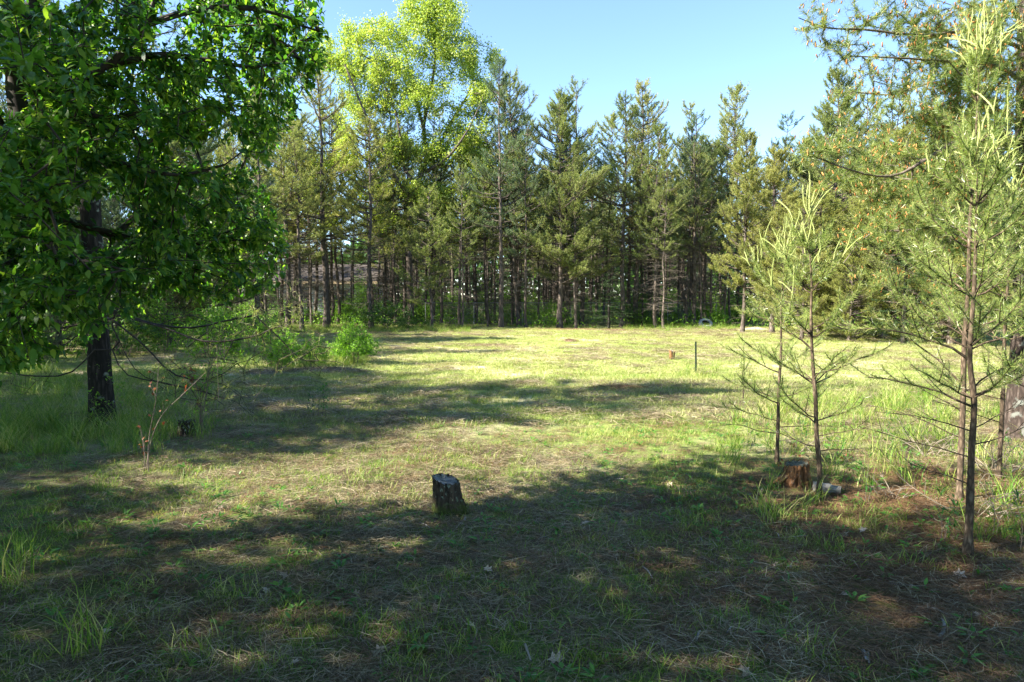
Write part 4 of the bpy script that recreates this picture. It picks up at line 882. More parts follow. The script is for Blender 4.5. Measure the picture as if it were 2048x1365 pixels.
def sapling(seed, pts, r0, whorls, label, needle=.05, dense=60, extra=[], top_c=5, clen=(.10, .24), cand=.5, dead=[], mat='needle_sap', bark='bark_young'):
    rng = np.random.default_rng(seed); pts = [np.array(p) for p in pts]; base = pts[0].copy()
    Q, t = resample([p - base - (np.array([0, 0, .04]) if i == 0 else 0) for i, p in enumerate(pts)], .09)
    th = thing("young_pine", base, label, "young pine", "young pines on the right"); w = MB(); fm = MB()
    rr = r0 * .88 * (1 - t) ** .8 + .003; rr[:2] *= 1.25; bump = 1 + .10 * np.sin(np.arange(len(t)) * 1.7) * (rng.uniform(size=len(t)) < .5); tubes(w, Q[None], (rr * bump)[None], 10)
    zt = Q[:, 2]
    def tr(z): return np.stack([np.interp(z, zt, Q[:, 0]), np.interp(z, zt, Q[:, 1]), z], -1)
    allS = []; tips = []
    def branch(start, az, L, p0, p1, bare=.25, r=.006):
        B = branch_curves(rng, start, np.array([az]), np.array([L]), p0, p1, 7); tubes(w, B, (r * np.linspace(1, .4, 7))[None], 5)
        n = max(2, int(L * 11)); s = np.linspace(bare + .05, .97, n) + rng.normal(0, .03, n); s = np.clip(s, 0, .99)
        C, Tn = along(np.repeat(B, n, 0), s[:, None]); C = C[:, 0]; Tn = Tn[:, 0]
        side = nrm(np.cross(Tn, [0, 0, 1.])) * np.where(np.arange(n) % 2, 1, -1)[:, None]
        D = nrm(Tn * .7 + side * .7 + np.array([0, 0, .35]) + rng.normal(0, .15, (n, 3))); l = (.10 + .28 * L * (1.1 - s)) * rng.uniform(.7, 1.2, n)
        S = np.stack([C, C + D * (l * .5)[:, None], C + D * l[:, None] + np.array([0, 0, .10]) * l[:, None]], 1)
        tubes(w, S, np.array([[.0035, .003, .002]]).repeat(n, 0), 4)
        allS.append(S); i0 = int(6 * bare + 1)
        mid = B[0, i0:]
        for j in range(len(mid) - 1): allS.append(np.stack([mid[j], (mid[j] + mid[j + 1]) / 2, mid[j + 1]])[None])
        tips.append((B[0, -1], nrm(B[0, -1] - B[0, -2])))
        for s_ in S: tips.append((s_[-1], nrm(s_[-1] - s_[1])))
    for (z, n, L, p0, p1) in whorls:
        a0 = rng.uniform(0, 6.28)
        for j in range(n): branch(tr(np.array([z + rng.normal(0, .02)]))[0], a0 + j * 6.28 / n + rng.normal(0, .25), L * rng.uniform(.7, 1.15), p0 + rng.normal(0, .1), p1 + rng.normal(0, .12))
    for (z, az, L, p0, p1, r) in extra: branch(tr(np.array([z]))[0], az, L, p0, p1, .18, r)
    for (z, az, L, p0, p1) in dead:
        B = branch_curves(rng, tr(np.array([z]))[0], np.array([az]), np.array([L]), p0, p1, 7); tubes(w, B, (.0045 * np.linspace(1, .3, 7))[None], 4)
        n = 5; s = rng.uniform(.35, .95, n); C, Tn = along(np.repeat(B, n, 0), s[:, None]); D = nrm(Tn[:, 0] + rng.normal(0, .5, (n, 3))) * L * .3
        tubes(w, np.stack([C[:, 0], C[:, 0] + D], 1), np.array([[.0025, .001]]).repeat(n, 0), 3)
    # needles on the newest piece of the leader too
    SS = np.concatenate(allS); shoot_needles(fm, SS, int(dense * 1.15), needle, .0027, rng, .75)
    top = Q[-8:]; 
    for j in range(len(top) - 2): shoot_needles(fm, top[j:j + 3][None], 60, needle, .0038, rng, .9)
    link("trunk", w.mesh("trunk", M[bark]), th); link("crown", fm.mesh("crown", M[mat], False), th)
    # candles
    cs = [(Q[-1], np.array([0, 0, 1.]), clen[1] * 1.25)] + [(Q[-1] - np.array([0, 0, .01]), nrm(np.array([cos(a), sin(a), 1.6])), clen[1]) for a in np.arange(top_c) * 2.4]
    order = sorted(tips, key=lambda q: -q[0][2])
    for (p, d) in order:
        if len(cs) > 34: break
        if rng.uniform() < cand * (.4 + .6 * (p[2] / Q[-1][2])):
            for _ in range(rng.integers(1, 3)): cs.append((p, nrm(d * .35 + np.array([0, 0, 1.]) + rng.normal(0, .18, 3)), rng.uniform(*clen)))
    from mathutils import Vector
    for i, (p, d, L) in enumerate(cs):
        o = link("candle", CAND[int(rng.integers(0, 6)) if i else 0], th); o.location = p; qd = Vector(d).to_track_quat('Z', 'X'); e = qd.to_euler(); o.rotation_euler = e
        o.rotation_mode = 'QUATERNION'; from mathutils import Quaternion; o.rotation_quaternion = qd @ Quaternion((0, 0, 1), rng.uniform(0, 6.28)); wv = rng.uniform(.8, 1.15) * .14; o.scale = (max(wv, L * .6), max(wv, L * .6), L)
    return th
def line(pxs, Y0, dY=0):
    b = gp(*pxs[0]); return [b] + [at(x, y, b[1] + dY * (i + 1) / len(pxs)) for i, (x, y) in enumerate(pxs[1:])]

A = line([(1637, 992), (1639, 940), (1633, 870), (1631, 800), (1625, 720), (1622, 640), (1623, 560), (1619, 500), (1618, 430)], 0)
sapling(1, A, .021, [(.66, 3, .40, .35, .75), (.95, 4, .48, .35, .9), (1.32, 5, .42, .4, 1.0), (1.66, 5, .34, .5, 1.1), (1.95, 5, .22, .7, 1.2)],
        "slim young pine in front, right of the rotten stump", extra=[(1.20, 2.9, .62, .75, .15, .008), (.92, 2.7, .45, .6, .5, .007), (.93, .25, .45, .5, .5, .006), (.60, 2.75, .38, .6, .6, .006), (1.0, 6.1, .55, .3, .45, .006)],
        dead=[(.42, 3.0, .45, .3, .5), (.38, .1, .6, .2, -.1), (.5, 5.9, .4, .3, .1)], top_c=7, clen=(.10, .27))
B_ = line([(1553, 930), (1556, 850), (1557, 790), (1562, 700), (1562, 620), (1566, 560), (1570, 500)], 0)
sapling(2, B_, .019, [(.62, 3, .50, .3, .6), (.95, 4, .50, .3, .9), (1.30, 4, .48, .4, .9), (1.65, 5, .38, .5, 1.1), (1.88, 4, .24, .8, 1.2)],
        "slim young pine behind the rotten stump, left of its neighbour sapling", extra=[(.88, 3.0, .55, .5, .35, .006), (.42, 3.1, .6, .3, .2, .004)], dead=[(.30, 3.3, .7, .35, -.1), (.36, .2, .6, .1, -.1)], top_c=5, clen=(.10, .25))
C_ = line([(1935, 1112), (1940, 1000), (1943, 900), (1948, 800), (1939, 720), (1943, 650), (1949, 560), (1952, 450), (1955, 330)], 0)
sapling(3, C_, .024, [(.98, 4, .50, .3, .7), (1.3, 5, .55, .35, .9), (1.6, 5, .5, .4, 1.0), (1.9, 5, .42, .5, 1.1), (2.15, 5, .32, .6, 1.2), (2.38, 5, .2, .9, 1.3)],
        "nearest young pine at right with dark lower trunk and bare side twigs", extra=[(1.22, 2.85, .72, .65, -.15, .009), (.93, 2.8, .62, .55, .1, .008), (1.05, .2, .5, .5, .2, .006)],
        dead=[(.62, 2.9, .55, .2, .3), (.78, 3.2, .5, .3, .1), (.8, .1, .45, .35, .5), (.45, 3.0, .4, .4, .1), (.70, 6.1, .55, .3, .6)], top_c=7, clen=(.10, .24), dense=64)
D_ = line([(1918, 1010), (1922, 900), (1926, 800), (1928, 700), (1935, 600), (1940, 450), (1950, 300), (1958, 150), (1962, 100)], 0)
sapling(4, D_, .024, [(1.3, 5, .62, .3, .8), (1.65, 5, .62, .35, .9), (2.0, 5, .56, .4, 1.0), (2.35, 5, .48, .5, 1.1), (2.7, 5, .4, .6, 1.2), (3.0, 5, .3, .8, 1.2), (3.25, 5, .2, .9, 1.3)],
        "taller young pine just behind the nearest right sapling with long pale candles", extra=[(.9, 2.6, .8, .9, .5, .008)], dead=[(.5, 2.9, .7, .5, .2), (.7, 3.1, .6, .6, .3), (.85, .3, .5, .3, .3)], top_c=9, clen=(.14, .32), cand=.6)
E_ = line([(1996, 972), (2000, 900), (2006, 780), (2010, 650), (2020, 500), (2025, 380)], 0)
sapling(5, E_, .020, [(1.2, 5, .6, .3, .8), (1.55, 5, .55, .4, .9), (1.9, 5, .45, .5, 1.0), (2.2, 5, .3, .7, 1.2)], "young pine at right edge before the old scaly trunk", dead=[(.5, 3, .6, .3, .3), (.7, 2.7, .6, .2, .4), (.9, .2, .5, .2, 0)], top_c=6, clen=(.12, .26))
F_ = line([(2085, 1010), (2085, 850), (2080, 700), (2075, 560), (2070, 430)], 0)
sapling(6, F_, .02, [(.9, 5, .6, .2, .7), (1.3, 5, .6, .3, .8), (1.7, 5, .5, .4, 1.0), (2.0, 5, .35, .6, 1.2)], "young pine half outside the right edge", top_c=6)
G_ = line([(1480, 770), (1481, 740), (1483, 700), (1484, 660)], 0)
sapling(7, line([(1486, 800), (1488, 740), (1487, 690)], 0), .008, [(.25, 3, .2, .8, 1.1), (.45, 3, .15, 1.0, 1.3)], "tiny pine seedling left of the two slim saplings", top_c=2, clen=(.08, .14), dense=30)

# ------------------------------------------------------------------ bushes, shrubs and seedlings
def bush_mesh(seed, Ht, Rc, nt_, L, W, per, mat, r_tip=.0025, z0=.15, shape='small', spread=.05):
    rng = np.random.default_rng(seed); u = rng.normal(size=(nt_, 3)); u = nrm(u) * rng.uniform(.2, 1, (nt_, 1)) ** .5; u[:, 2] = np.abs(u[:, 2])
    T = u * np.array([Rc, Rc, Ht - z0]) + np.array([0, 0, z0]); T += rng.normal(0, .05, T.shape)
    ns = 6; limbs = []
    for k in range(ns):
        a = k * 6.28 / ns + rng.uniform(-.3, .3); rr = Rc * .45; limbs.append(([(.04 * cos(a), .04 * sin(a), -.04), (rr * .4 * cos(a), rr * .4 * sin(a), Ht * .35), (rr * cos(a), rr * sin(a), Ht * .7)], r_tip * 3, r_tip))
    pos, par, rad, tips = grow(limbs, T, .12, rng, r_tip, .45, .2); w = MB(); edges(w, pos, par, rad, 4); f = MB(); leafy_crown(pos, par, tips, rng, per, L, W, shape, spread, .1, 2, f, .7)
    return w.mesh("stem", M['twig']), f.mesh("foliage", M[mat], False)
def bush(ms, px, Y, s, label, cat="bush", group=None, rz=0.0, py=None, name="bush"):
    g = gp(px, py) if py else at(px, 600, Y); x, y = g[0], (g[1] if py else Y)
    t = thing(name, (x, y, float(H(x, y))), label, cat, group, rz); t.scale = (s, s, s) if np.isscalar(s) else s
    link("stem", ms[0], t); link("foliage", ms[1], t); return t
bA = bush_mesh(1, 1.7, 1.1, 130, .09, .055, 5, 'bush_leaf'); bB = bush_mesh(2, 1.3, 1.2, 130, .08, .05, 5, 'bush_dark'); bC = bush_mesh(3, 2.6, .9, 120, .09, .055, 4, 'bush_leaf', spread=.08)
bush(bB, 772, 33.5, (1.25, 1, 1.25), "rounded dark green bush at foot of the pine before the oak", group="bushes at the foot of the wood")
bush(bB, 820, 32.6, (.9, .9, .6), "low dark heap of leafy brush left of the slender young pine", group="bushes at the foot of the wood")
rb_ = np.random.default_rng(4)
urows = []
for k in range(104):
    px = rb_.uniform(560, 1500); Y = rb_.uniform(36, 50) if k < 46 else rb_.uniform(46, 74); kd = [bA, bC, bA, bB][int(rb_.integers(0, 4))]
    if Y > 52 and 530 < px < 775: Y -= 14
    reg = "left of the oak trunk" if px < 820 else ("between oak trunk and dark fir" if px < 1200 else "between the dark fir and the bushy pines")
    urows.append((px, bush(kd, px, Y, rb_.uniform(.55, 1.05) * (1 if k < 46 else 1.35), "light green undergrowth bush among the trunks " + reg, group="undergrowth bushes", rz=rb_.uniform(0, 6))))
for k in range(30):
    px = rb_.uniform(-40, 540); Y = rb_.uniform(16, 38)
    urows.append((px, bush([bA, bB, bC][k % 3], px, Y, rb_.uniform(.6, 1.1), "undergrowth bush under the left hand pines", group="undergrowth bushes", rz=rb_.uniform(0, 6))))
rank_labels(urows, 'leafy undergrowth bush right of the')

# the thicket standing by itself left of the field
tk = bush_mesh(11, 1.9, .62, 190, .08, .038, 10, 'bush_leaf', .0022, .5, spread=.035)
tk2 = bush_mesh(12, 1.1, .5, 100, .065, .032, 7, 'bush_leaf', .002, .2, spread=.03)
for i, (px, py, s, lab) in enumerate([(640, 735, 1.15, "tall airy green shrub at centre of the left thicket"), (672, 732, 1.0, "slightly lower shrub right of the thicket centre"), (603, 738, .9, "airy shrub on left side of the thicket"), (655, 724, 1.1, "shrub at back of the thicket")]):
    bush(tk, 0, 0, (s, s, s * .82), lab, "shrub", "shrubs of the left thicket", i * 1.7, py=py, name="shrub")
for i, (px, py, s, lab) in enumerate([(712, 732, .95, "dense low bush at right end of the thicket"), (575, 730, .8, "low shrub at left end of the thicket"), (690, 728, .8, "low shrub tucked between the thicket stems"), (560, 745, .7, "small leafy shrub left of the thicket"), (625, 742, .75, "low shrub in front of the thicket centre"), (735, 722, .6, "smallest shrub beyond the right end of the thicket")]):
    bush(tk2, px, 0, s, lab, "shrub", "shrubs of the left thicket", i * 2.1, py=py, name="shrub")

def stem_plant(name, pts_list, label, cat, mat, nleaf, L, W, rng, twigmat='twig', r=.006, group=None, spread=.03, twigs=10, drop=.1, shape='small', kids=0.12):
    """a few hand placed stems with leaves along their upper part"""
    base = np.array(pts_list[0][0]); t = thing(name, base, label, cat, group); w = MB(); f = MB(); P_, D_ = [], []
    for pts in pts_list:
        Q, tt = resample(np.array(pts) - base, .04); Q[0, 2] -= .03; tubes(w, Q[None], (r * (1 - .75 * tt))[None], 6)
        for _ in range(twigs):
            j = int(rng.uniform(.3, 1) * (len(Q) - 1)); d = nrm(rng.normal(0, .8, 3) + np.array([0, 0, .6])); l = kids * rng.uniform(.5, 1.6)
            S = np.stack([Q[j], Q[j] + d * l * .5, Q[j] + d * l + np.array([0, 0, .1 * l])]); tubes(w, S[None], np.array([[r * .35, r * .28, r * .15]]), 4)
            for _k in range(max(1, nleaf // (twigs * len(pts_list)))):
                u = rng.uniform(.3, 1); P_.append(S[0] * (1 - u) + S[2] * u); D_.append(d + rng.normal(0, .7, 3) - np.array([0, 0, drop]))
    P_ = np.array(P_); n = len(P_); leaves(f, P_ + rng.normal(0, spread * .3, (n, 3)), np.array(D_), nrm(np.array([0, 0, 1.]) + rng.normal(0, .4, (n, 3))), L * rng.uniform(.6, 1.2, n), W * rng.uniform(.7, 1.2, n), rng, shape, .2)
    link("stem", w.mesh("stem", M[twigmat]), t); link("foliage", f.mesh("foliage", M[mat], False), t); return t
r5 = np.random.default_rng(55)
def ln(*p): return line(list(p), 0)
stem_plant("sapling", [ln((292, 942), (303, 880), (325, 830), (365, 790), (412, 745)), ln((297, 944), (298, 880), (312, 800), (318, 730)), ln((290, 943), (288, 890), (280, 850))], "bare thin leaning sapling with a few reddish leaves in front of the furrowed pine", "sapling", 'red_leaf', 40, .05, .025, r5, 'twig', .006, twigs=5)
stem_plant("sapling", [ln((398, 870), (405, 800), (418, 740), (432, 700), (450, 660)), ln((402, 872), (412, 790), (430, 720), (470, 690)), ln((404, 870), (398, 790), (380, 730))], "thin multi stemmed sapling with fresh green leaves beside the small dark stump", "sapling", 'bush_leaf', 260, .05, .028, r5, 'twig', .009, twigs=14, kids=.22, spread=.08)
stem_plant("oak_seedling", [ln((404, 868), (392, 790), (372, 740), (352, 722))], "oak seedling with rusty red hanging leaves beside the small dark stump", "seedling", 'red_leaf', 44, .07, .03, r5, 'twig', .005, twigs=9, kids=.10, drop=1.2, shape='oak')
stem_plant("shrub", [ln((636, 838), (640, 800), (652, 770)), ln((650, 838), (655, 800), (668, 785)), ln((628, 836), (622, 800), (618, 790)), ln((645, 836), (646, 790), (640, 768))], "small upright leafy shrublet standing alone left of the field shade", "shrub", 'weed', 190, .045, .018, r5, 'twig', .004, twigs=9, kids=.09)
stem_plant("shrub", [ln((212, 852), (214, 780), (208, 720)), ln((200, 852), (196, 790), (204, 740)), ln((222, 852), (232, 800), (240, 770)), ln((192, 856), (188, 810), (182, 790))], "leafy shoots climbing in front of the furrowed pine trunk", "shrub", 'bush_leaf', 260, .045, .022, r5, 'twig', .003, twigs=14, kids=.13)
stem_plant("sapling", [ln((540, 745), (545, 700), (535, 665), (540, 640)), ln((548, 746), (560, 700), (575, 680))], "light green maple seedling left of the thicket", "sapling", 'bush_leaf', 120, .07, .05, r5, 'twig', .006, twigs=10, kids=.2)
stem_plant("shrub", [ln((1690, 830), (1692, 812), (1700, 800)), ln((1700, 832), (1708, 815), (1716, 806))], "small bright leafy seedling among the tall grass behind the slim young pines", "seedling", 'bush_leaf', 46, .06, .035, r5, 'twig', .003, twigs=8, kids=.08)
wd_ = []
for k, (px, py, h) in enumerate([(1492, 905, 60), (1668, 930, 50), (1730, 1005, 90), (1690, 985, 70), (1810, 960, 60), (1880, 1090, 80), (1985, 1075, 100), (2040, 1110, 120), (1760, 900, 70), (1850, 870, 60), (1600, 890, 50), (1905, 1040, 50), (1700, 905, 45), (1530, 880, 55), (2010, 930, 60)]):
    wd_.append((px, "the young pines", stem_plant("weed_plant", [ln((px, py), (px + 4, py - h * .5), (px + r5.uniform(-14, 14), py - h)), ln((px + 6, py), (px + 14, py - h * .4), (px + 20, py - h * .7))], "spindly upright narrow leaved weed " + ["just left of the slim pair of young pines", "between the slim young pines and the big right sapling", "at the foot of the big right saplings"][int(px > 1600) + int(px > 1870)], "weed", 'weed' if k % 3 else 'grass', 40, .075, .014, r5, 'twig', .0028, "spindly weeds among the young pines", twigs=9, kids=.07)))
rank_x(wd_, " spindly narrow leaved weed from the left among ")
sd_ = []
for k, (px, py) in enumerate([(1585, 905), (1600, 940), (1690, 935), (1895, 1075), (1560, 945), (1755, 985)]):
    sd_.append((px, "the young pines", stem_plant("seedling", [ln((px, py), (px + 3, py - 14), (px - 3, py - 26))], "tiny red leaved seedling on the litter among the young pines", "seedling", 'red_leaf', 12, .035, .018, r5, 'twig', .002, "red leaved seedlings at right", twigs=4, kids=.03)))
rank_x(sd_, " tiny red leaved seedling from the left among ")
# dead pale brush on the right
def brush(px, py, n, Lm, label, seed):
    r = np.random.default_rng(seed); b = gp(px, py); mb = MB(); az = r.uniform(0, 6.28, n); L = r.uniform(.4, 1, n) * Lm
    B = branch_curves(r, np.c_[r.normal(0, .05, (n, 2)), np.zeros(n)], az, L, r.uniform(.3, 1.2, n), r.uniform(-.3, .8, n), 6); tubes(mb, B, (.003 + L * .003)[:, None] * np.linspace(1, .3, 6)[None], 4)
    i = np.repeat(np.arange(n), 5); s = r.uniform(.2, .95, len(i)); C, T = along(B[i], s[:, None]); D = nrm(T[:, 0] + r.normal(0, .7, (len(i), 3))) * (L[i] * .3)[:, None]
    tubes(mb, np.stack([C[:, 0], C[:, 0] + D * .5, C[:, 0] + D + r.normal(0, .01, D.shape)], 1), np.array([[.0025, .002, .001]]).repeat(len(i), 0), 3)
    tag(link("dead_brush", mb.mesh("dead_brush", M['twig_pale']), None, b), label, "brush", "dead pale brush among the young pines")
brush(1600, 905, 10, .5, "dead pale twigs behind the slim young pine with the stump", 1); brush(1990, 955, 18, .7, "tangle of pale dead twigs by the old scaly trunk", 2)
brush(1780, 1000, 7, .35, "low pale dead twigs left of the nearest right sapling", 3); brush(1960, 1040, 11, .5, "pale dead twigs around the two crossing right saplings", 4); brush(1860, 920, 12, .6, "pale dead twigs in the grass behind the nearest right sapling", 5)

# ------------------------------------------------------------------ stumps
def lichen_wood(name, dark, light, moss=None, moss_z=.1, lich=(.35, .40, .33)):
    m, nt, out = newmat(name); tc = N(nt, "ShaderNodeTexCoord"); mp = N(nt, "ShaderNodeMapping"); mp.inputs["Scale"].default_value = (60, 60, 9); nt.links.new(tc.outputs["Object"], mp.inputs[0])
    n1 = N(nt, "ShaderNodeTexNoise", Scale=1.0, Detail=7.0, Roughness=.7); nt.links.new(mp.outputs[0], n1.inputs["Vector"])
    col = ramp(nt, n1.outputs[0], [(.35, dark), (.66, light)]).outputs[0]
    n2 = N(nt, "ShaderNodeTexNoise", Scale=38.0, Detail=3.0); nt.links.new(tc.outputs["Object"], n2.inputs["Vector"]); l = ramp(nt, n2.outputs[0], [(.60, (0, 0, 0)), (.66, (1, 1, 1))]).outputs[0]
    col = mix(nt, col, lich, l)
    if moss:
        sx = N(nt, "ShaderNodeSeparateXYZ"); nt.links.new(tc.outputs["Object"], sx.inputs[0]); a = N(nt, "ShaderNodeMath", operation='MULTIPLY_ADD'); nt.links.new(n2.outputs[0], a.inputs[0]); a.inputs[1].default_value = -.25; nt.links.new(sx.outputs[2], a.inputs[2])
        r_ = N(nt, "ShaderNodeMapRange"); nt.links.new(a.outputs[0], r_.inputs[0]); r_.inputs[1].default_value = moss_z - .14; r_.inputs[2].default_value = moss_z - .22; r_.inputs[4].default_value = .9; col = mix(nt, col, moss, r_.outputs[0])
    p = N(nt, "ShaderNodeBsdfPrincipled", Roughness=.9); p.inputs["Specular IOR Level"].default_value = .15; nt.links.new(col, p.inputs["Base Color"])
    b = N(nt, "ShaderNodeBump", Strength=.8, Distance=.008); nt.links.new(n1.outputs[0], b.inputs["Height"]); nt.links.new(b.outputs[0], p.inputs["Normal"]); nt.links.new(p.outputs[0], out.inputs[0]); return m
def end_grain(name, a, b_):
    m, nt, out = newmat(name); tc = N(nt, "ShaderNodeTexCoord"); w = N(nt, "ShaderNodeTexWave", Scale=22.0, Distortion=2.5, Detail=3.0); w.wave_type = 'RINGS'; w.rings_direction = 'Z'; nt.links.new(tc.outputs["Object"], w.inputs["Vector"])
    n = N(nt, "ShaderNodeTexNoise", Scale=25.0, Detail=4.0); nt.links.new(tc.outputs["Object"], n.inputs["Vector"]); c = ramp(nt, w.outputs[1], [(0, a), (1, b_)]).outputs[0]
    c = mix(nt, c, tuple(q * .5 for q in a), ramp(nt, n.outputs[0], [(.5, (0, 0, 0)), (.65, (1, 1, 1))]).outputs[0])
    p = N(nt, "ShaderNodeBsdfPrincipled", Roughness=.85); nt.links.new(c, p.inputs["Base Color"]); bb = N(nt, "ShaderNodeBump", Strength=.6, Distance=.004); nt.links.new(w.outputs[1], bb.inputs["Height"]); nt.links.new(bb.outputs[0], p.inputs["Normal"]); nt.links.new(p.outputs[0], out.inputs[0]); return m
def stump(px, py, rw, h, label, mats, seed, lean=(0, 0), slant=(0, 0), rot=0, decay=.0, flare=.35, ledge=0, name="tree_stump", jag=.01):
    r = np.random.default_rng(seed); b = gp(px, py); t = thing(name, b, label, "tree stump"); K, S = 16, 72; a = np.arange(S) * 2 * pi / S; V = []
    g = .10 * np.abs(np.sin(a * 4 + r.uniform(0, 6))) + .07 * np.abs(np.sin(a * 9 + 1)) + .05 * r.normal(size=S)
    dk = np.zeros(S)
    for _ in range(5):
        c = r.uniform(3.6, 5.9); dk = np.maximum(dk, np.exp(-((a - c) / r.uniform(.06, .16)) ** 2))
    top = jag * (r.normal(size=S) + 1.5 * np.abs(np.sin(a * 6 + 2)))
    for k in range(K):
        u = k / (K - 1); rr = rw * (1 + flare * (1 - u) ** 2.2) * (1 + g - .12) * (1 + .03 * r.normal(size=S)) * (1 - decay * dk * (1 - .75 * u) * (.4 + .9 * np.sin(u * 3.0) ** .5 if 0 < u < 1 else .5))
        x = rr * np.cos(a); y = rr * np.sin(a); z = -.03 + u * (h + .03 + slant[0] * x / rw + slant[1] * y / rw + top); V.append(np.stack([x + lean[0] * u, y + lean[1] * u, z], -1))
    V = np.array(V); i = np.arange(K * S).reshape(K, S); nx = np.roll(i, -1, 1); mb = MB(); mb.add(V.reshape(-1, 3), np.stack([i[:-1], nx[:-1], nx[1:], i[1:]], -1).reshape(-1, 4)); link("bark", mb.mesh("bark", mats[0]), t)
    rim = V[-1]; cen = rim.mean(0); mb = MB(); rings = []
    for k, q in enumerate((1.0, .93, .6, .3)):
        p = cen + (rim - cen) * q; p[:, 2] = cen[2] + (rim[:, 2] - cen[2]) * q * (.6 if k else 1) - (.004 if k == 0 else .012) + r.normal(0, .0015, S); 
        if ledge and k: p[:, 2] -= ledge * (np.cos(a - 1.0) > .1) * (q < .95)
        rings.append(p)
    VV = np.concatenate(rings + [cen[None] - np.array([[0, 0, .014]])]); j = np.arange(4 * S).reshape(4, S); jn = np.roll(j, -1, 1); mb.add(VV, np.stack([j[:-1], jn[:-1], jn[1:], j[1:]], -1).reshape(-1, 4)); o = MB()
    base = 0; mb.f.append(np.stack([j[3], jn[3], np.full(S, 4 * S)], -1)); mb.mi.append(np.zeros(S, np.int32)); link("cut_face", mb.mesh("cut_face", mats[1], True), t); return t, b
stump(901, 1022, .098, .25, "dark weathered stump with slanted grey top alone in the shaded foreground", (lichen_wood("dark_stump_bark", (.012, .010, .008), (.09, .07, .05), (.05, .065, .012), .12, (.16, .19, .15)), end_grain("grey_cut_face", (.11, .12, .12), (.20, .21, .20))), 4, lean=(-.035, 0), slant=(-.022, .01), ledge=.005, flare=.5, jag=.004)
st2, b2 = stump(1592, 968, .098, .175, "rotten orange brown stump with crumbling sides between the slim young pines", (lichen_wood("rotten_stump_wood", (.06, .025, .012), (.30, .15, .07), None, 0, (.18, .13, .09)), end_grain("pale_rotten_cut_face", (.08, .08, .055), (.14, .14, .10))), 9, decay=.5, flare=.55, slant=(.01, 0), jag=.006)
for k, (dx, dy, l, az, w_) in enumerate([(-.11, -.02, .17, 2.7, .05), (-.13, -.07, .14, 3.3, .035), (-.05, -.11, .12, 4.0, .04), (.10, -.03, .1, .2, .035)]):
    mb = MB(); V, q = rugged_trunk([(0, 0, .10), (cos(az) * l * .5, sin(az) * l * .3, .05), (cos(az) * l, sin(az) * l * .5, -.02)], w_ * .7, w_ * .3, 12, 14, r5, .003, 0); mb.add(V, q); link("root", mb.mesh("root", st2.children[0].data.materials[0]), st2, (dx * .45, dy * .45, 0))
stump(375, 868, .082, .17, "small dark lichen spotted stump at the foot of the thin sapling", (lichen_wood("lichen_stump_bark", (.012, .010, .008), (.07, .055, .045), None, 0, (.42, .46, .40)), end_grain("dark_cut_face", (.05, .045, .04), (.10, .09, .08))), 6, flare=.3)
sp, bs = stump(1342, 718, .05, .22, "small split orange brown stump standing in the sunlit field", (lichen_wood("split_stump_wood", (.10, .05, .02), (.32, .18, .08), None, 0, (.3, .25, .18)), end_grain("white_cut_face", (.5, .47, .42), (.75, .72, .68))), 3, flare=.1, slant=(-.02, 0), decay=.3)
mb = MB(); V, q = rugged_trunk([(.075, 0, -.02), (.08, 0, .1), (.085, 0, .2)], .02, .014, 8, 10, r5, .002, 0); mb.add(V, q); link("splinter", mb.mesh("splinter", sp.children[0].data.materials[0]), sp)

# short pale log beside the rotten stump
def log():
    b = gp(1655, 985); t = thing("log", b + np.array([0, 0, .045]), "short pale barkless log chunk lying behind the foot of the front young pine", "log", rz=-.55); t.scale = (.72, .85, .85)
    mb = MB(); V, q = rugged_trunk([(-.14, 0, 0), (0, .01, .0), (.13, 0, .0)], .052, .045, 14, 26, r5, .004, 0); V = V[:, [0, 1, 2]]
    mb = MB(); k = 14; a = np.arange(24) * 2 * pi / 24; X = np.linspace(-.15, .14, k); rr = .05 * (1 + .12 * np.sin(a * 3 + 1) + .05 * np.sin(a * 7)); P = np.stack([np.broadcast_to(X[:, None], (k, 24)), rr * np.cos(a) * np.ones((k, 1)), rr * np.sin(a) * (1 - .25 * (X[:, None] > .05))], -1) + r5.normal(0, .0015, (k, 24, 3))
    i = np.arange(k * 24).reshape(k, 24); nx = np.roll(i, -1, 1); mb.add(P.reshape(-1, 3), np.stack([i[:-1], nx[:-1], nx[1:], i[1:]], -1).reshape(-1, 4)); link("log_side", mb.mesh("log_side", M['pale_wood']), t)
    for s_, e in ((0, P[0]), (1, P[-1])):
        mb = MB(); c = e.mean(0); f = np.array([[24, j, (j + 1) % 24] for j in range(24)]); mb.add(np.r_[e, c[None] + np.array([[.006 * (1 if s_ == 0 else -1), 0, 0]])], f); link("cut_face", mb.mesh("cut_face", M['bark_dark'] if s_ else M['pale_wood']), t)  # end facing away from the sun: shade put into its dark colour
log()
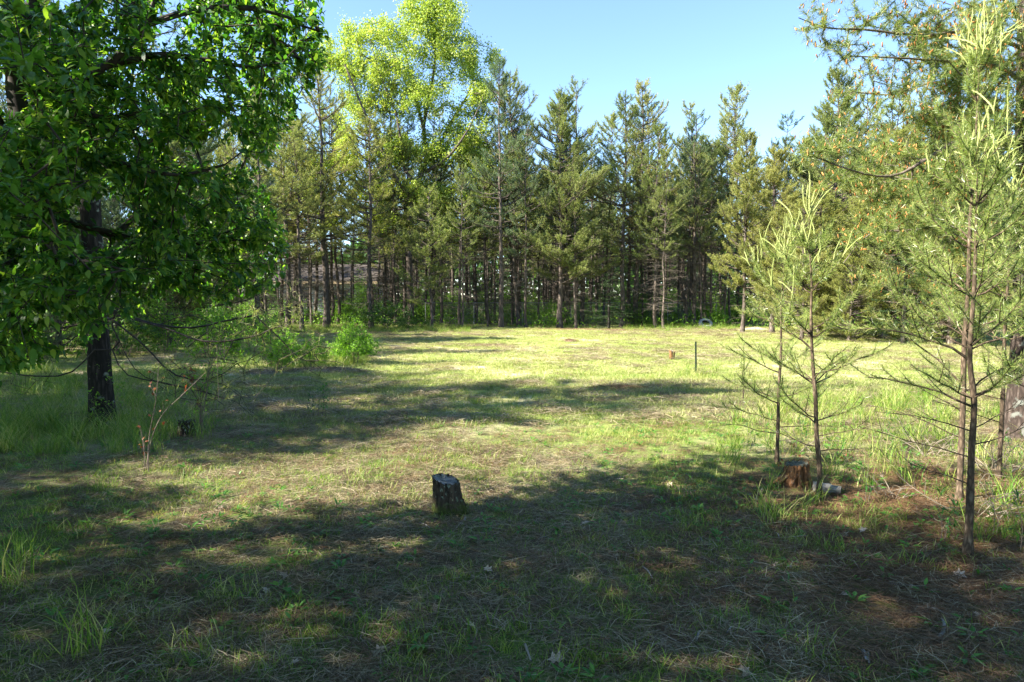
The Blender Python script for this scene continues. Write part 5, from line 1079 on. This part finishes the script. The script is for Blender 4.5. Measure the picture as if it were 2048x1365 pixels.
def bits():
    r = np.random.default_rng(17)
    # bark and wood chips around the rotten stump
    CH = []
    for v in range(4):
        mb = MB(); n = 8; a = np.sort(r.uniform(0, 6.28, n)); rr = r.uniform(.6, 1, n); x = rr * np.cos(a); y = .4 * rr * np.sin(a); z = .12 * x * x; V = np.r_[np.c_[x, y, z + .12], np.c_[x, y, z]]; V = np.r_[V, [[0, 0, .14], [0, 0, 0]]]
        f = []; 
        for j in range(n): jn = (j + 1) % n; f += [[j, jn, 16], [n + jn, n + j, 17], [j, n + j, jn], [jn, n + j, n + jn]]
        mb.add(V, np.array(f)); CH.append(mb.mesh("bark_chip", [M['pale_wood'], M['twig_pale'], M['bark'], M['litter']][v], False))
    spots = [(1490, 990, .055, 0), (1480, 994, .04, 0), (1520, 985, .05, 1), (1540, 992, .06, 2), (1560, 985, .06, 1), (1515, 1000, .05, 1), (1575, 995, .05, 3), (1600, 1000, .06, 2), (1535, 975, .05, 3), (1625, 985, .05, 1), (1680, 990, .05, 0), (1690, 1000, .04, 1), (1595, 1015, .035, 0), (1530, 1040, .03, 0), (930, 1040, .035, 0), (868, 1040, .06, 2), (975, 1000, .05, 2)]
    chips = []; lvs = []
    for px, py, s, v in spots:
        o = link("bark_chip", CH[v], None, gp(px + r.uniform(-3, 3), py, .012)); o.rotation_euler = (r.normal(0, .25), r.normal(0, .25), r.uniform(0, 6)); o.scale = (s, s, s * .6)
        near = px > 1400
        tag(o, ("thin weathered bark chip lying in the litter around the rotten stump" if near else "thin bark flake lying at the foot of the dark foreground stump"), "bark chip", "bark chips by the rotten stump" if near else "bark flakes by the dark stump"); chips.append((px, "rotten stump" if near else "dark foreground stump", o))
    rank_x(chips, " thin bark chip from the left around the ")
    # fallen oak leaves
    LV = []
    for v in range(3):
        mb = MB(); leaves(mb, np.zeros((1, 3)), np.array([[0, 1., 0]]), np.array([[0, 0, 1.]]), 1.0, .75, np.random.default_rng(30 + v), 'oak', .35); LV.append(mb.mesh("fallen_leaf", M['dead_leaf'], False))
    sp_ = [(732, 1040), (735, 1128), (705, 1188), (690, 1215), (985, 1150), (985, 1165), (1345, 975), (1010, 985), (215, 1265), (1100, 1160), (530, 1180), (1830, 1140), (1750, 1085), (1720, 1070), (1690, 1068), (1905, 1150), (1850, 1215), (560, 1150), (310, 1060), (1130, 1325), (1480, 1340), (600, 1330), (1240, 1120), (880, 1215), (400, 1260), (1700, 1200), (1600, 1240), (1320, 1280), (770, 1300), (1000, 1070), (1180, 1050), (450, 1020), (1420, 1130), (120, 1120), (950, 1260), (1950, 1230), (1560, 1130)]
    for k, (px, py) in enumerate(sp_):
        o = link("fallen_leaf", LV[k % 3], None, gp(px, py, .022)); s = r.uniform(.05, .085); o.scale = (s, s, s); o.rotation_euler = (r.normal(0, .35), r.normal(0, .35), r.uniform(0, 6))
        reg = "left part of the shaded foreground" if px < 700 else ("middle of the shaded foreground" if px < 1400 else "litter at lower right")
        tag(o, "pale curled dead oak leaf lying on the " + reg, "dead leaf", "dead oak leaves on the ground"); lvs.append((px, reg, o))
    rank_x(lvs, " curled dead oak leaf from the left on the ")
    # sticks
    def stick(pts, r0, label, mat, sub=1, group=None):
        P = np.array([gp(x, y, .012 + dz) for x, y, dz in pts]); b = P[0].copy(); Q, t = resample(P - b, .02); Q[:, 2] += r.normal(0, .001, len(Q)); mb = MB(); tubes(mb, Q[None], (r0 * (1 - .45 * t) * (1 + .12 * np.sin(t * 40)))[None], 8)
        tag(link("fallen_stick", mb.mesh("fallen_stick", M[mat]), None, b), label, "stick", group); return bpy.context.scene.collection.objects[-1]
    stick([(1878, 1283, 0), (1887, 1266, .004), (1888, 1255, .008), (1884, 1244, .0)], .011, "short thick bluish white curved stick at lower right", 'pale_wood')
    stick([(1832, 1217, 0), (1862, 1224, .01), (1905, 1238, 0)], .008, "tan straight stick just above the bluish white curved one", 'twig_pale')
    stick([(1285, 1138, 0), (1297, 1152, .01), (1305, 1162, 0)], .006, "short pale stick at centre right of the shaded foreground", 'pale_wood')
    stick([(1392, 1292, 0), (1396, 1280, .01), (1400, 1268, 0)], .006, "short pale stick near the bottom edge right of centre", 'pale_wood')
    stick([(1580, 1140, 0), (1586, 1128, .01)], .007, "tiny pale stick in the middle of the right litter", 'pale_wood')
    stick([(1726, 1305, 0), (1734, 1330, .012)], .009, "short split pale stick near the bottom right", 'pale_wood')
    stick([(1735, 1308, 0), (1738, 1335, .01)], .007, "darker stick lying beside the short split pale one", 'twig_pale')
    stick([(1400, 1078, 0), (1405, 1090, .01)], .005, "tiny white stick right of the field path in shade", 'pale_wood')
    stick([(1535, 1022, 0), (1555, 1014, .02), (1590, 1012, .01), (1625, 1000, 0)], .006, "thin grey branch lying in front of the rotten stump", 'twig')
    stick([(1050, 1292, 0), (1062, 1335, .02)], .007, "brown curved twig near the bottom edge left of centre", 'twig_pale')
    stick([(895, 1078, 0), (930, 1045, .03)], .003, "long thin straw like twig leaning below the dark stump", 'twig_pale')
    stick([(1770, 1170, 0), (1830, 1178, .01), (1880, 1172, 0)], .005, "long dark twig in the litter below the nearest young pine", 'twig')
    tw = []
    for k in range(26):
        px = r.uniform(80, 1980); py = r.uniform(1010, 1350); a = r.uniform(0, 6.28); l = r.uniform(12, 45)
        o = stick([(px, py, 0), (px + cos(a) * l * .5 + 2, py + sin(a) * l * .22, .01), (px + cos(a) * l, py + sin(a) * l * .4, 0)], r.uniform(.0025, .005), "thin short dead twig scattered over the shaded grass", ['twig_pale', 'twig', 'pale_wood'][k % 3], group="small twigs scattered in the shade"); tw.append((px, "near half" if py > 1180 else "far half", o))
    rank_x(tw, " short thin dead twig from the left on the shaded grass, ")
bits()

# ------------------------------------------------------------------ mounds of cut grass and dirt
def mound(px, py, rx, ry, h, label, cat, mat, smesh, seed, n):
    r = np.random.default_rng(seed); b = gp(px, py); mb = MB(); K, S = 8, 40; a = np.arange(S) * 2 * pi / S; V = []
    for k in range(K):
        u = k / (K - 1); q = 1 - u; V.append(np.stack([rx * q * np.cos(a) * (1 + .15 * np.sin(3 * a)), ry * q * np.sin(a), h * (1 - q ** 2) * (1 + .2 * np.sin(5 * a + k)) - .02 + r.normal(0, h * .05, S)], -1))
    i = np.arange(K * S).reshape(K, S); nx = np.roll(i, -1, 1); mb.add(np.array(V).reshape(-1, 3), np.stack([i[:-1], nx[:-1], nx[1:], i[1:]], -1).reshape(-1, 4)); t = thing("mound", b, label, cat); link("heap", mb.mesh("heap", mat), t)
    s = MB(); u = r.uniform(0, 1, n) ** .5; aa = r.uniform(0, 6.28, n); P = np.stack([rx * u * np.cos(aa), ry * u * np.sin(aa), h * (1 - u ** 2) + .01], -1); D = nrm(r.normal(size=(n, 3)) * np.array([1, 1, .25])); needles(s, P, D, r.uniform(.06, .2, n), .006, r); x = link("straw_cover", s.mesh("straw_cover", smesh, False), t); x["kind"] = "stuff"
thatch = plain_mat("grey_thatch", (.12, .10, .07), (.40, .35, .26), 30, .95); dirt = plain_mat("reddish_dirt", (.09, .055, .035), (.28, .19, .13), 20, .95)
mound(650, 745, .95, .35, .10, "low heap of pale mown hay in front of the thicket", "mound", thatch, M['straw'], 1, 2600)
mound(530, 750, .5, .25, .10, "small clod of hay and dirt left of the thicket", "mound", thatch, M['straw'], 2, 900)
mound(1140, 683, .30, .22, .09, "small reddish dirt mound in the far part of the field", "mound", dirt, M['litter'], 3, 300)
mound(1240, 776, .62, .28, .035, "flat patch of reddish bare dirt in mid field", "mound", dirt, M['litter'], 4, 700)
mound(1200, 697, .9, .30, .03, "greyish flat bare strip behind the mid field", "mound", thatch, M['straw'], 5, 500)
mound(1510, 662, .8, .5, .12, "pale sandy rise behind the tips of the small seedling near the tyre", "mound", plain_mat("sandy_soil", (.34, .25, .18), (.55, .45, .33), 12, .95), M['straw'], 6, 400)
mound(1130, 660, 3.6, .5, .05, "long reddish strip of bare litter along the foot of the wood", "mound", dirt, M['litter'], 7, 1800)
mound(950, 690, 1.5, .7, .04, "brown patch darkening the tree shadow streak at far left of the field", "mound", dirt, M['straw'], 8, 1200)  # brown patch laid where a tree shadow falls; shade put into colour

# ------------------------------------------------------------------ post, tyre, fence, house
def tpost():
    b = gp(1392, 746); t = thing("metal_post", b, "dark green steel stake leaning slightly in the sunlit field", "post"); t.rotation_euler = (0, R(-1.6), .4)
    g = plain_mat("dark_green_paint", (.012, .035, .022), (.035, .07, .045), 30, .5, .4, .1, metal=.2); h = .66
    sec = np.array([(-.020, 0), (.020, 0), (.020, .005), (.003, .006), (.003, .026), (-.003, .026), (-.003, .006), (-.020, .005)]); k = len(sec); mb = MB(); V = np.concatenate([np.c_[sec, np.full(k, z)] for z in (-.05, h)])
    f = np.array([[i, (i + 1) % k, k + (i + 1) % k, k + i] for i in range(k)]); mb.add(V, f); mb.f.append(np.array([[8, 9, 10, 15], [11, 12, 13, 14]])); mb.mi.append(np.zeros(2, np.int32)); link("shaft", mb.mesh("shaft", g, False), t)
    st = MB(); st.add(np.array([[-.006, -.006, 0], [.006, -.006, 0], [.006, 0, 0], [-.006, 0, 0], [-.006, -.006, .012], [.006, -.006, .012], [.006, 0, .012], [-.006, 0, .012]]), np.array([[0, 1, 5, 4], [1, 2, 6, 5], [3, 0, 4, 7], [4, 5, 6, 7], [0, 3, 2, 1]])); sm = st.mesh("stud", g, False)
    for z in np.arange(.06, .64, .054): link("stud", sm, t, (0, -.001, z))
tpost()
def tyre():
    b = gp(1411, 655); t = thing("old_tyre", b + np.array([0, 0, .16]), "weathered grey discarded tyre lying tilted in the grass at the foot of the wood", "tyre"); t.rotation_euler = (R(38), R(6), 0)
    g = plain_mat("dusty_grey_rubber", (.24, .24, .24), (.44, .44, .42), 10, .85); dk = plain_mat("black_rubber", (.02, .02, .02), (.05, .05, .05), 10, .8)
    prof = np.array([(.205, -.07), (.23, -.095), (.30, -.105), (.345, -.085), (.36, -.05), (.36, .05), (.345, .085), (.30, .105), (.23, .095), (.205, .07)]); S = 48; a = np.arange(S) * 2 * pi / S
    def rev(p, nm, mt, closed=False):
        V = np.stack([p[:, None, 0] * np.cos(a), p[:, None, 0] * np.sin(a), np.broadcast_to(p[:, None, 1], (len(p), S))], -1); i = np.arange(len(p) * S).reshape(len(p), S); nx = np.roll(i, -1, 1); mb = MB(); mb.add(V.reshape(-1, 3), np.stack([i[:-1], nx[:-1], nx[1:], i[1:]], -1).reshape(-1, 4)); link(nm, mb.mesh(nm, mt), t)
    rev(prof, "sidewall", g); rev(np.array([(.205, .07), (.225, .06), (.335, .04), (.335, -.04), (.225, -.06), (.205, -.07)]), "inner_lining", dk)
    tr = MB(); 
    for k in range(60):
        c = k * 2 * pi / 60
        for z0 in (-.045, .005):
            V = []
            for rr in (.358, .368):
                for (da, z) in ((-.018, z0), (.018, z0), (.030, z0 + .038), (-.006, z0 + .038)): V.append((rr * cos(c + da), rr * sin(c + da), z))
            tr.add(np.array(V), np.array([[0, 1, 5, 4], [1, 2, 6, 5], [2, 3, 7, 6], [3, 0, 4, 7], [4, 5, 6, 7]]))
    link("tread", tr.mesh("tread", g, False), t)
    # small grey bracket leaning behind it
    mb = MB(); b2 = gp(1425, 654); tubes(mb, np.array([[[0, 0, -.02], [.04, .02, .18], [.12, .03, .34]], [[.10, .03, .30], [.18, .03, .36], [.22, .02, .33]]]), np.array([[.02, .02, .02], [.03, .03, .02]]), 8)
    tag(link("bent_pipe", mb.mesh("bent_pipe", plain_mat("galvanised_pipe", (.28, .28, .28), (.42, .42, .42), 9, .5, metal=.3)), None, b2 + np.array([.15, .2, 0])), "bent grey pipe sticking up right behind the discarded tyre", "pipe")
tyre()
def fence():
    Y = 39.5; g = plain_mat("galvanised_wire", (.30, .30, .29), (.45, .45, .43), 9, .5, metal=.3); t = thing("chain_link_fence", (0, Y, 0), "grey chain link fence running behind the trunks at foot of the wood", "fence"); h = 1.25; xs = np.arange(-5, 12.1, 2.8)
    for x in xs:
        mb = MB(); tubes(mb, np.array([[[0, 0, -.1], [0, 0, h + .05]]]), np.array([[.025, .025]]), 8); link("post", mb.mesh("post", g), t, (float(x), 0, 0))
    mb = MB(); tubes(mb, np.array([[[xs[0], 0, h], [xs[-1], 0, h]]]), np.array([[.018, .018]]), 6); link("top_rail", mb.mesh("top_rail", g), t)
    mb = MB(); u = np.arange(xs[0] - h, xs[-1], .085); A = np.stack([np.c_[u, u * 0 + .012, u * 0], np.c_[u + h, u * 0 + .012, u * 0 + h]], 1); Bq = np.stack([np.c_[u + h, u * 0 + .018, u * 0], np.c_[u, u * 0 + .018, u * 0 + h]], 1); AA = np.concatenate([A, Bq]); k = (AA[:, :, 0].min(1) > xs[0]) & (AA[:, :, 0].max(1) < xs[-1]); AA = AA[k]; tubes(mb, AA, np.full((len(AA), 2), .0035), 3); x = link("wire_mesh", mb.mesh("wire_mesh", g), t); x["kind"] = "stuff"
fence()
def box(mb, x0, x1, y0, y1, z0, z1):
    V = np.array([(x, y, z) for z in (z0, z1) for y in (y0, y1) for x in (x0, x1)]); mb.add(V, np.array([[0, 2, 3, 1], [4, 5, 7, 6], [0, 1, 5, 4], [2, 6, 7, 3], [0, 4, 6, 2], [1, 3, 7, 5]]))
def house():
    Y = 60.0; xa = at(555, 600, Y)[0]; xb = at(748, 600, Y)[0]; W = xb - xa; t = thing("house", (xa, Y, 0), "pale sided low house half hidden behind the trunks left of the oak", "house"); D = 7.0; h = 2.9
    wall = plain_mat("pale_siding", (.36, .36, .38), (.44, .44, .45), 3, .6); trim = plain_mat("tan_trim", (.40, .30, .18), (.50, .38, .24), 3, .6); rf_ = plain_mat("brown_shingle", (.05, .042, .038), (.10, .085, .075), 12, .9); gl = plain_mat("window_glass", (.03, .04, .05), (.06, .07, .08), 2, .1, .6, 0)
    mb = MB(); box(mb, 0, W, .03, D, 0, h); link("wall", mb.mesh("wall", wall, False), t)
    mb = MB(); box(mb, 0, W, 0, .03, 0, .17); sm = mb.mesh("siding_board", wall, False)
    for k in range(int(h / .19)): o = link("siding_board", sm, t, (0, -.002, k * .19 + .01)); o.rotation_euler = (R(3), 0, 0)
    mb = MB(); V = np.array([(-.5, -.6, h - .05), (W + .5, -.6, h - .05), (W + .5, D / 2, h + 1.6), (-.5, D / 2, h + 1.6), (-.5, D + .6, h - .05), (W + .5, D + .6, h - .05)]); V = np.r_[V, V + np.array([0, 0, .12])]
    mb.add(V, np.array([[0, 1, 2, 3], [3, 2, 5, 4], [6, 9, 8, 7], [9, 10, 11, 8], [0, 6, 7, 1], [1, 7, 8, 2], [2, 8, 11, 5], [4, 5, 11, 10], [0, 3, 9, 6], [3, 4, 10, 9]])); link("roof", mb.mesh("roof", rf_, False), t)
    mb = MB(); box(mb, -.5, W + .5, -.66, -.605, h - .2, h + .05); link("fascia", mb.mesh("fascia", trim, False), t)
    for x in (1.6, 5.0): 
        mb = MB(); box(mb, x - .06, x + 1.16, -.06, -.02, .95, 2.2); fr = link("window", mb.mesh("window", trim, False), t); mb = MB(); box(mb, x, x + 1.1, -.075, -.062, 1.0, 2.14); link("pane", mb.mesh("pane", gl, False), fr)
house()

# far edge of the meadow beyond the wood: reads as one mass
def far_woods():
    r = np.random.default_rng(66); n = 62000; px = r.uniform(-1.2, 1.2, n); Y = r.uniform(95, 125, n); hmax = 10.5 + 2.6 * vnoise(px * 20, Y * 0 + 1, 1.0, 5) + 1.4 * vnoise(px * 60, Y * 0, 1.0, 6)
    P = np.stack([px * Y, Y, hmax * r.uniform(0, 1, n) ** .7], -1); f = MB(); D = r.normal(size=(n, 3)); leaves(f, P, D, r.normal(size=(n, 3)), .95 * r.uniform(.5, 1.3, n), .75, r, 'small')
    tag(link("far_woods", f.mesh("far_woods", M['bush_dark'], False)), "distant strip of leafy woodland seen through the trunks", "woods", kind="stuff")
    # herb layer under the trees
    n = 42000; y = r.uniform(34.5, 60, n); x = r.uniform(-.62, .62, n) * y; k = r.uniform(-1, 1, n) < vnoise(x, y, .7, 4) * 1.3 + .2; x, y = x[k], y[k]; n = len(x); f = MB(); P = np.stack([x, y, H(x, y) + r.uniform(.02, 1, n) ** 1.7 * (.6 + .045 * (y - 34))], -1)
    leaves(f, P, nrm(r.normal(size=(n, 3))), nrm(r.normal(0, .6, (n, 3)) + np.array([0, 0, 1.])), .13 * r.uniform(.6, 1.3, n), .08, r, 'small')
    tag(link("undergrowth", f.mesh("undergrowth", M['bush_leaf'], False)), "green leafy undergrowth covering the floor of the wood", "undergrowth", kind="stuff")
far_woods()
